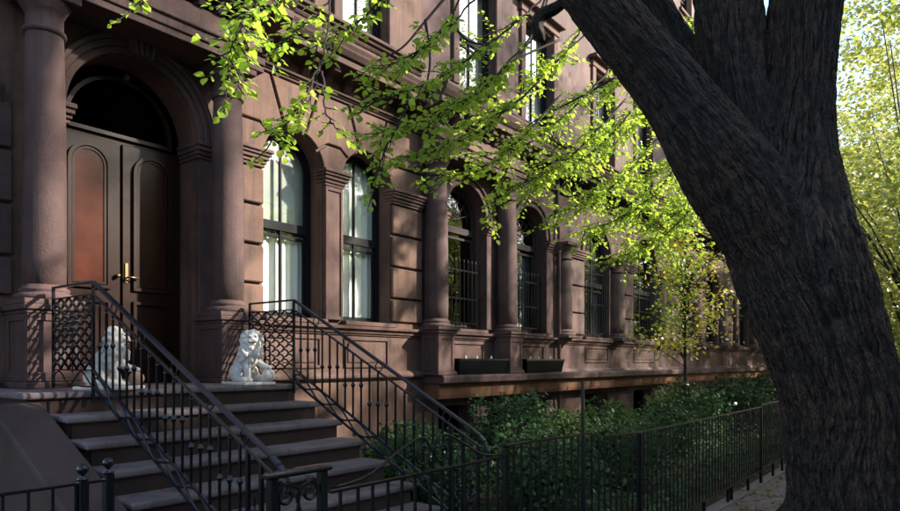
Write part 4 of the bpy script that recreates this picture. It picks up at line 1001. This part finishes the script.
# (x, y, depth)
SP = [
 # far left small spray and the left cluster
 ([(215,-60,3.9),(165,-25,3.8),(141,2,3.8)], dict(size=.055, tw=(.08,.16), skip=.72)),
 ([(330,-70,4.2),(270,-20,4.1),(238,30,4.0),(228,70,4.0)], dict(size=.06, tw=(.14,.30), skip=.35)),
 ([(300,-50,4.3),(258,0,4.2),(245,45,4.1),(236,92,4.1)], dict(size=.07, tw=(.08,.2), skip=.5)),
 ([(350,-60,4.5),(300,-15,4.4),(268,12,4.4),(232,16,4.4)], dict(size=.058, tw=(.12,.3), skip=.3)),
 # vertical twig dropping to the arched window
 ([(340,-60,4.6),(331,0,4.6),(322,60,4.5),(306,108,4.5)], dict(size=.058, tw=(.08,.2), skip=.80, dens=.8)),
 ([(322,60,4.5),(300,108,4.4),(283,128,4.4),(272,140,4.4)], dict(size=.062, tw=(.12,.26), skip=.3, dens=1.1)),
 ([(322,70,4.5),(326,112,4.4),(340,132,4.4)], dict(size=.055, tw=(.08,.16), skip=.5)),
 # layered sprays running from the trunk side towards the stoop
 ([(430,-50,5.3),(385,-5,5.2),(350,28,5.1),(316,46,5.1)], dict(size=.06, tw=(.12,.28), skip=.4)),
 ([(350,-30,4.8),(322,10,4.8),(290,35,4.7),(262,55,4.7)], dict(size=.058, tw=(.12,.26), skip=.3)),
 ([(500,-30,5.8),(450,25,5.6),(405,58,5.4),(366,72,5.3)], dict(size=.062, tw=(.18,.38), skip=.35)),
 ([(520,20,6.1),(465,62,5.8),(415,88,5.5),(368,102,5.3)], dict(size=.062, tw=(.18,.4), skip=.25)),
 ([(525,50,6.3),(470,98,6.0),(420,122,5.7),(378,134,5.5)], dict(size=.064, tw=(.18,.4), skip=.2, dens=1.1)),
 ([(540,80,6.6),(485,128,6.3),(435,150,6.0),(398,158,5.8)], dict(size=.064, tw=(.18,.38), skip=.2, dens=1.1)),
 ([(405,110,5.5),(388,145,5.4),(378,172,5.4),(374,192,5.4)], dict(size=.06, tw=(.08,.18), skip=.2, dens=.9)),
 ([(560,95,7.0),(510,150,6.7),(468,172,6.5),(432,176,6.3)], dict(size=.064, tw=(.15,.34), skip=.25)),
 ([(553,-60,6.4),(540,25,6.4),(492,82,6.3),(455,102,6.2)], dict(size=.066, tw=(.18,.4), r0=.02, skip=.55, dens=1.0)),
 ([(600,20,7.6),(548,70,7.4),(508,104,7.2),(470,118,7.0)], dict(size=.066, tw=(.2,.42), skip=.25)),
 ([(610,70,7.8),(562,118,7.6),(522,146,7.4),(486,156,7.2)], dict(size=.068, tw=(.2,.42), skip=.2, dens=1.1)),
 ([(625,100,8.2),(578,150,8.0),(540,176,7.8),(505,188,7.6)], dict(size=.068, tw=(.2,.42), skip=.2, dens=1.1)),
 ([(510,165,7.0),(498,190,6.9),(492,220,6.9)], dict(size=.062, tw=(.08,.18), skip=.1, dens=.8)),
 ([(650,90,9.0),(606,140,8.8),(570,168,8.6),(536,186,8.4)], dict(size=.07, tw=(.22,.45), skip=.15, dens=1.1)),
 ([(665,130,9.6),(622,178,9.4),(588,202,9.2),(556,212,9.0)], dict(size=.072, tw=(.22,.45), skip=.15, dens=1.1)),
 ([(690,150,10.4),(652,196,10.2),(620,218,10.0),(590,230,9.8)], dict(size=.075, tw=(.25,.5), skip=.12, dens=1.1)),
 ([(705,190,11.2),(675,226,11),(648,246,10.8),(622,256,10.6)], dict(size=.078, tw=(.25,.5), skip=.12, dens=1.0)),
 # fine far sprays in front of the upper storey of the far houses
 ([(700,20,12.5),(655,60,12.3),(610,88,12),(565,100,11.8)], dict(size=.072, tw=(.25,.5), skip=.05, dens=1.0)),
 ([(700,60,12.5),(660,105,12.3),(625,130,12),(590,142,11.8)], dict(size=.072, tw=(.25,.5), skip=.05, dens=1.1)),
 ([(720,110,13),(690,150,12.8),(655,172,12.5),(625,182,12.3)], dict(size=.076, tw=(.25,.55), skip=.05, dens=1.1)),
 ([(730,150,13.5),(705,190,13.2),(675,215,13),(650,225,12.8)], dict(size=.078, tw=(.25,.55), skip=.05, dens=1.1)),
 ([(745,-30,13),(712,10,12.8),(690,35,12.6),(660,55,12.4)], dict(size=.078, tw=(.25,.55), skip=.0, dens=1.2)),
 ([(745,20,13.5),(715,50,13.2),(695,75,13)], dict(size=.078, tw=(.25,.55), skip=.0, dens=1.1)),
 # loose, over the upper windows
 ([(470,-40,6.2),(455,10,6.2),(430,40,6.2),(405,62,6.2)], dict(size=.058, tw=(.1,.22), skip=.4, dens=.6)),
 ([(560,-20,7.5),(530,10,7.4),(500,30,7.3),(470,40,7.2)], dict(size=.058, tw=(.12,.26), skip=.4, dens=.6)),
 ([(600,0,8.5),(575,40,8.4),(552,60,8.4),(530,76,8.4)], dict(size=.062, tw=(.15,.3), skip=.25, dens=.7)),
 # hidden upper canopy that hangs above the frame
 ([(600,-200,6),(480,-120,5.6),(360,-90,5),(260,-80,4.6)], dict(size=.065, tw=(.3,.6), r0=.03)),
 ([(560,-160,6.4),(470,-60,6.4),(400,-30,6.2)], dict(size=.065, tw=(.3,.6), r0=.03)),
]
for c, kw in SP:
    if c[-1][2] > 5 and c[0][1] > -150: kw['dens'] = kw.get('dens', 1)*(1.3 if c[-1][2] < 7.5 else 1.65)
    if c[-1][2] <= 5: kw['dens'] = kw.get('dens', 1)*1.3
    if c[-1][2] > 7: kw['tw'] = tuple(v*1.75 for v in kw['tw']); kw['dens'] *= .78; kw['size'] *= .84
    spray(c, **kw)
# twigs without many leaves that cross the upper windows
for c in ([(452,-10,6),(425,22,6),(402,48,6),(375,62,6)], [(552,-20,6.6),(530,38,6.5),(505,65,6.5),(484,92,6.4)], [(455,28,6.2),(470,42,6.2),(495,45,6.2)], [(560,40,7.2),(520,58,7),(490,80,7)], [(620,75,8),(575,100,8),(540,118,8),(515,135,8)], [(425,20,5.9),(430,60,5.9),(425,92,5.9)]):
    P_ = smooth_pts([tuple(at(*q)) for q in c], 6); twigs.tube(P_, [.016*(1-.6*i/len(P_)) for i in range(len(P_))], 5)
bark_tube('broken_stub', [row(574, -6, 6.3, 6), row(556, 8, 6.35, 6), row(543, 15, 6.4, 7), row(537, 25, 6.4, 7.5), row(540, 36, 6.4, 6), row(544, 42, 6.4, 2)], 40, 60, .02, 9, M['bark'], tree)
twigs.build('branches', M['twig'], tree, smooth=True)
# unseen crown above the frame, with clumps added to shade stoop and lower walls
cr = np.random.default_rng(21)
def crown_points(c, rad, nclump, per, r_, clump=(.5,1.0)):
    dv = unit(r_.normal(size=(nclump,3))); cl = np.array(c) + dv*np.array(rad)*r_.uniform(.35, 1, (nclump,1))**.6
    idx = np.repeat(np.arange(nclump), per); n = len(idx); off_ = unit(r_.normal(size=(n,3)))*(r_.uniform(0, 1, (n,1))**.5)*r_.uniform(*clump, nclump)[idx][:,None]*np.array([1,1,.5])
    return cl[idx] + off_, cl
e1 = sdir.orthogonal().normalized(); e2 = sdir.cross(e1); E12 = np.array([tuple(e1), tuple(e2)]).T
def sunuv(P): return np.asarray(P) @ E12
NEAR = set(map(tuple, np.floor(sunuv(np.array([tuple(l[0]) for l in LV]))/.2).astype(int)))
LIT = {}
def mark(P, w=1):
    for u, v in np.floor(sunuv(P)/.25).astype(int): LIT[(u, v)] = LIT.get((u, v), 0) + w
mark(np.array([tuple(l[0]) for l in LV]))
mark(np.stack([cr.uniform(5.5, 26, 16000), np.zeros(16000), cr.uniform(1.6, 8.5, 16000)], 1))
mark(np.stack([cr.uniform(6.0, 9.0, 1500), np.zeros(1500), cr.uniform(2.6, 4.6, 1500)], 1))
def sun_gap(P, prob, r_):  # drops leaves that would shade the sprays and sunlit walls
    hit = np.array([LIT.get((u, v), 0) >= 2 for u, v in np.floor(sunuv(P)/.25).astype(int)])
    near_ = np.array([(u, v) in NEAR for u, v in np.floor(sunuv(P)/.2).astype(int)])
    return ~((hit & (r_.random(len(P)) < prob)) | (near_ & (r_.random(len(P)) < .95)))
CG = [crown_points((b0.x-.5, b0.y+1.5, 13.2), (6.0, 4.8, 3.6), 150, 40, cr)]
shade_targets = np.concatenate([np.stack([cr.uniform(.8, 6.4, 240), cr.uniform(-5.6, -.8, 240), cr.uniform(.2, 2.4, 240)], 1), np.stack([cr.uniform(1.5, 5.4, 20), np.full(20, -.2), cr.uniform(1.7, 6.2, 20)], 1),
                     np.stack([cr.uniform(6, 13, 50), cr.uniform(-5, -1, 50), cr.uniform(.1, .8, 50)], 1)])
shade_clumps = shade_targets + np.array(sdir)*cr.uniform(11, 16.5, (len(shade_targets), 1)); per = 150; ix = np.repeat(np.arange(len(shade_clumps)), per)  # leaf clumps added up the sun rays to shade these targets
pts_ = shade_clumps[ix] + unit(cr.normal(size=(len(ix),3)))*(cr.uniform(0, 1, (len(ix),1))**.5)*.75*np.array([1,1,.6])
CG.append((pts_, shade_clumps))
CG = [(p_[sun_gap(p_, .80, cr)], c_) for p_, c_ in CG]
PP = np.concatenate([g_[0] for g_ in CG]); tw2 = MB()
for g_, root, st_ in zip(CG, ((b0.x, b0.y, 8.6), (b0.x+.4, b0.y-.1, 6.4)), (5, 14)):
    for e in g_[1][::st_]: tw2.tube([root, tuple((np.array(root)+e)/2 + np.array([0,0,.5])), tuple(e)], [.09, .05, .012], 6)
tw2.build('branches', M['bark'], tree, smooth=True)
nP = len(PP); Dd = unit(cr.normal(size=(nP,3))*np.array([1,1,.5])); Nv = np.array([0,0,1.]) + cr.normal(size=(nP,3))*.5
offt = np.array(off(tree))
lv = LV
scr = []
for i, (p, d, nn, s_) in enumerate(lv):
    x, y, dep = to_px(p); inside = 0 < x < 900 and -2 < y < 400; scr.append((s_/dep if inside else 0, i))
scr.sort(reverse=True); big = set(i for v, i in scr[:300] if v > 0)
lm = leaf_mesh('leaf', [(0,0,0)], [(1,0,0)], [(0,0,1)], [1.0], M['leaf'])
for i in big:
    p, d, nn, s_ = lv[i]; D_ = d; N_ = (nn - d*nn.dot(d)).normalized(); B_ = N_.cross(D_)
    mt = Matrix.Translation(p - off(tree)) @ Matrix(((D_.x,B_.x,N_.x),(D_.y,B_.y,N_.y),(D_.z,B_.z,N_.z))).to_4x4() @ Matrix.Scale(s_, 4)
    o = bpy.data.objects.new('leaf', lm); COL.objects.link(o); o.parent = tree; o.matrix_local = mt
rest = [l for i, l in enumerate(lv) if i not in big]
me = leaf_mesh('foliage', np.array([tuple(l[0]) for l in rest])-offt, [tuple(l[1]) for l in rest], [tuple(l[2]) for l in rest], [l[3] for l in rest], M['leaf'])
o = bpy.data.objects.new('foliage', me); COL.objects.link(o); o.parent = tree; o['kind'] = 'stuff'
me = leaf_mesh('crown', PP-offt, Dd, Nv, cr.uniform(.09, .15, nP), M['leaf'], QUAD)  # includes the unseen clumps added for shade
o = bpy.data.objects.new('crown', me); COL.objects.link(o); o.parent = tree; o['kind'] = 'stuff'
print('near leaves', len(lv))

# ---- sapling with yellow leaves in the yard
sp = at(685, 390, 15.5); sap = thing('sapling', (sp.x, sp.y, 0), 'slender yellow leaved sapling standing among the shrubs', 'tree')
stem = [(sp.x, sp.y, 0), (sp.x+.03, sp.y, 1.5), (sp.x-.02, sp.y, 2.8), (sp.x+.05, sp.y, 4.2), (sp.x+.1, sp.y, 5.4)]
MB().tube(smooth_pts(stem, 5), list(np.linspace(.055, .012, 21)), 8).build('trunk', M['twig'], sap, smooth=True)
sr = np.random.default_rng(5); P = []; br = MB()
for k in range(95):
    z = sr.uniform(2.0, 5.8); a = sr.uniform(0, 2*math.pi); ln = sr.uniform(.6, 1.9)*(1.15-.11*z)
    e = np.array([sp.x + ln*math.cos(a), sp.y + ln*.8*math.sin(a), z + .25*ln]); br.tube([(sp.x, sp.y, z-.2), tuple((e+np.array([sp.x, sp.y, z]))/2 + np.array([0,0,.05])), tuple(e)], [.012,.008,.003], 4)
    for q_ in range(38): P.append(np.array([sp.x, sp.y, z]) + (e-np.array([sp.x, sp.y, z]))*sr.uniform(.35, 1.1) + sr.normal(size=3)*.13)
br.build('branches', M['twig'], sap)
P = np.array(P); n = len(P); Dd = unit(sr.normal(size=(n,3))*np.array([1,1,.5])+np.array([0,0,-.3])); Nv = np.array([0,-.2,1.]) + sr.normal(size=(n,3))*.5
half_ = (P[:,0] > sp.x - .1) | (P[:,2] < 2.6)
for nm, mk, sel in (('foliage', 'leafy', half_), ('foliage', 'leaf', ~half_)):
    me = leaf_mesh(nm, P[sel]-np.array(off(sap)), Dd[sel], Nv[sel], sr.uniform(.07, .13, sel.sum()), M[mk], QUAD); o = bpy.data.objects.new(nm, me); COL.objects.link(o); o.parent = sap; o['kind'] = 'stuff'

# ---- street trees beyond
def bg_tree(loc, hgt, rad, label, matk, seed, nclump=90, per=60, size=.16, trunk_r=.2, lean=(0,0), low=.35, group='trees along the street'):
    t = thing('street_tree', loc, label, 'tree', group); r_ = np.random.default_rng(seed); x, y, z = loc
    cz = hgt*(1+low)/2; c = (x+lean[0], y+lean[1], cz)
    P, cl = crown_points(c, (rad, rad, hgt*(1-low)/2), nclump, per, r_, (.5, 1.1)); n = len(P)
    if loc[1] > -12: P = P[sun_gap(P, .62, r_)]; n = len(P)
    D = unit(r_.normal(size=(n,3))*np.array([1,1,.5])); N = np.array([0,0,1.]) + r_.normal(size=(n,3))*.6
    me = leaf_mesh('crown', P-np.array(loc), D, N, r_.uniform(.7, 1.3, n)*size, M[matk], QUAD); o = bpy.data.objects.new('crown', me); COL.objects.link(o); o.parent = t; o['kind'] = 'stuff'
    mb = MB(); fk = (x+lean[0]*.3, y+lean[1]*.3, hgt*low*.8)
    mb.tube(smooth_pts([(x,y,-.1), (x+lean[0]*.1, y, hgt*low*.4), fk, (c[0], c[1], cz)], 5), list(np.linspace(trunk_r, trunk_r*.35, 16)), 9)
    for k in range(0, nclump, 22):
        e = np.array(fk) + (cl[k]-np.array(fk))*.62; mid = (np.array(fk)+e)/2 + np.array([0,0,.3]); mb.tube([fk, tuple(mid), tuple(e)], [trunk_r*.3, trunk_r*.16, .012], 5)
    mb.build('trunk', M['twig'], t, smooth=True); return t
bg_tree((17.5, -7.6, 0), 15, 3.9, 'street tree just beyond the massive trunk, with loose yellow green crown', 'leafbg', 31, 460, 80, .12, .12, low=.22)
bg_tree((27, -7.0, 0), 12, 4.2, 'pale yellow green street tree farther along the kerb', 'leafbg', 32, 260, 70, .15, .2, low=.12)
bg_tree((38, -6.2, 0), 13, 4.8, 'bright leafy tree over the sidewalk in the distance', 'leafbg', 33, 380, 80, .2, .2, low=.06)
bg_tree((50, -4.0, 0), 15, 6.0, 'tall sunlit tree at the far end of the row', 'leafbg', 34, 420, 80, .24, .25, low=.04)
bg_tree((64, -3.0, 0), 17, 8.5, 'broad sunlit tree closing the street', 'leafbg', 35, 480, 90, .32, .25, low=.03)
bg_tree((58, -12, 0), 17, 7.5, 'broad sunlit tree beyond the road at the end of the street', 'leafbg', 43, 420, 90, .32, .25, low=.03)
bg_tree((31, -8.6, 0), 17, 5.0, 'tall dense street tree rising behind the slim one', 'leafbg', 44, 420, 80, .18, .2, low=.1)
bg_tree((22, -7.4, 0), 14, 3.0, 'slim street tree with sunlit leaves past the loose crowned one', 'leafbg', 41, 360, 80, .13, .13, low=.1)
bg_tree((40, -5.6, 0), 5.2, 2.6, 'low blue green tree in a far front yard', 'leaffar', 36, 120, 60, .14, .12, low=.05)
bg_tree((33, -4.6, 0), 5.2, 1.9, 'small yellow green tree behind the fence', 'leafbg', 37, 80, 50, .12, .09, low=.3)
bg_tree((28, -15.5-6, 0), 13, 5, 'street tree across the road', 'leaf', 38, 130, 50, .2, .25, low=.3, group='trees across the road')

# ---- terrace across the road, mirrored in the panes
def opposite(x0, x1, hgt, mat, label):
    t = thing('terrace_house', ((x0+x1)/2, -23, 0), label, 'house')
    MB().box(x0, x1, -33, -23.0, -.2, hgt).build('wall', M[mat], t)
    k = 0
    for f in range(4):
        for i in range(3):
            cx = x0 + (i+.5)*(x1-x0)/3; z = 2 + f*3.4
            if z+2 > hgt: continue
            w_ = MB().box(cx-.55, cx+.55, -23.0, -22.93, z, z+2).build('window', M['frame'], t)
            MB().box(cx-.7, cx+.7, -23.0, -22.85, z-.2, z-.01).build('window_sill', M['pale'], t)
    MB().box(x0, x1, -23.6, -22.5, hgt+.001, hgt+.5).build('roof_cornice', M['trim'], t)
for i, (a, b, h_, mt) in enumerate([(-14,-6,13,'stone4'),(-6,2,12.5,'pale'),(2,10,13,'pale'),(10,18,12,'stone4'),(18,26,13,'pale'),(26,34,12,'brick'),(34,44,13,'pale')]):
    opposite(a+.01, b-.01, h_, mt, f"{['brown','cream','white','tan','pale grey','red brick','pale plastered'][i]} terrace house across the road, house {['west end','next to the brown end house','facing the stoop','facing the columns','past the tan one','of red brick','east end'][i]}")
eb = thing('apartment_block', (78, 2, 0), 'red brick apartment block at the end of the street', 'building')
MB().box(72, 84, -12, 9, -.2, 16).build('wall', M['brick'], eb)
for f in range(4):
    for i in range(5):
        MB().box(71.93, 71.999, -10.5+i*4, -9.2+i*4, 1.5+f*3.6, 3.4+f*3.6).build('window', M['frame'], eb)

# ---- fallen leaves
r_ = np.random.default_rng(77); n = 3800
P = np.stack([r_.uniform(4.2, 18, n), FY - .9 + r_.normal(size=n)*.8, np.full(n, .012) + r_.uniform(0, .012, n)], 1); P = P[(P[:,1] < FY+1.5) & (P[:,1] > -8.9)]; n = len(P)
a = r_.uniform(0, 2*np.pi, n); D = np.stack([np.cos(a), np.sin(a), r_.normal(size=n)*.12], 1); N = np.array([0,0,1.]) + r_.normal(size=(n,3))*.25
me = leaf_mesh('fallen_leaves', P, D, N, r_.uniform(.04, .075, n), M['litter']); o = bpy.data.objects.new('fallen_leaves', me); COL.objects.link(o)
tag(o, 'dry fallen leaves scattered on the sidewalk by the fence', 'leaves', kind='stuff')
n = 70; kk = r_.integers(0, 8, n); zt_ = 1.66 - RISE*kk + .004; yt_ = NOSE0 - RUN*kk + r_.uniform(.06, RUN-.04, n); P = np.stack([r_.uniform(SX0+.05, SX1-.05, n), yt_, zt_], 1)
a = r_.uniform(0, 2*np.pi, n); D = np.stack([np.cos(a), np.sin(a), r_.normal(size=n)*.05], 1); N = np.array([0,0,1.]) + r_.normal(size=(n,3))*.15
me = leaf_mesh('fallen_leaves', P, D, N, r_.uniform(.03, .06, n), M['litter']); o = bpy.data.objects.new('fallen_leaves', me); COL.objects.link(o)
tag(o, 'few dry leaves lying on the stoop treads', 'leaves', kind='stuff')
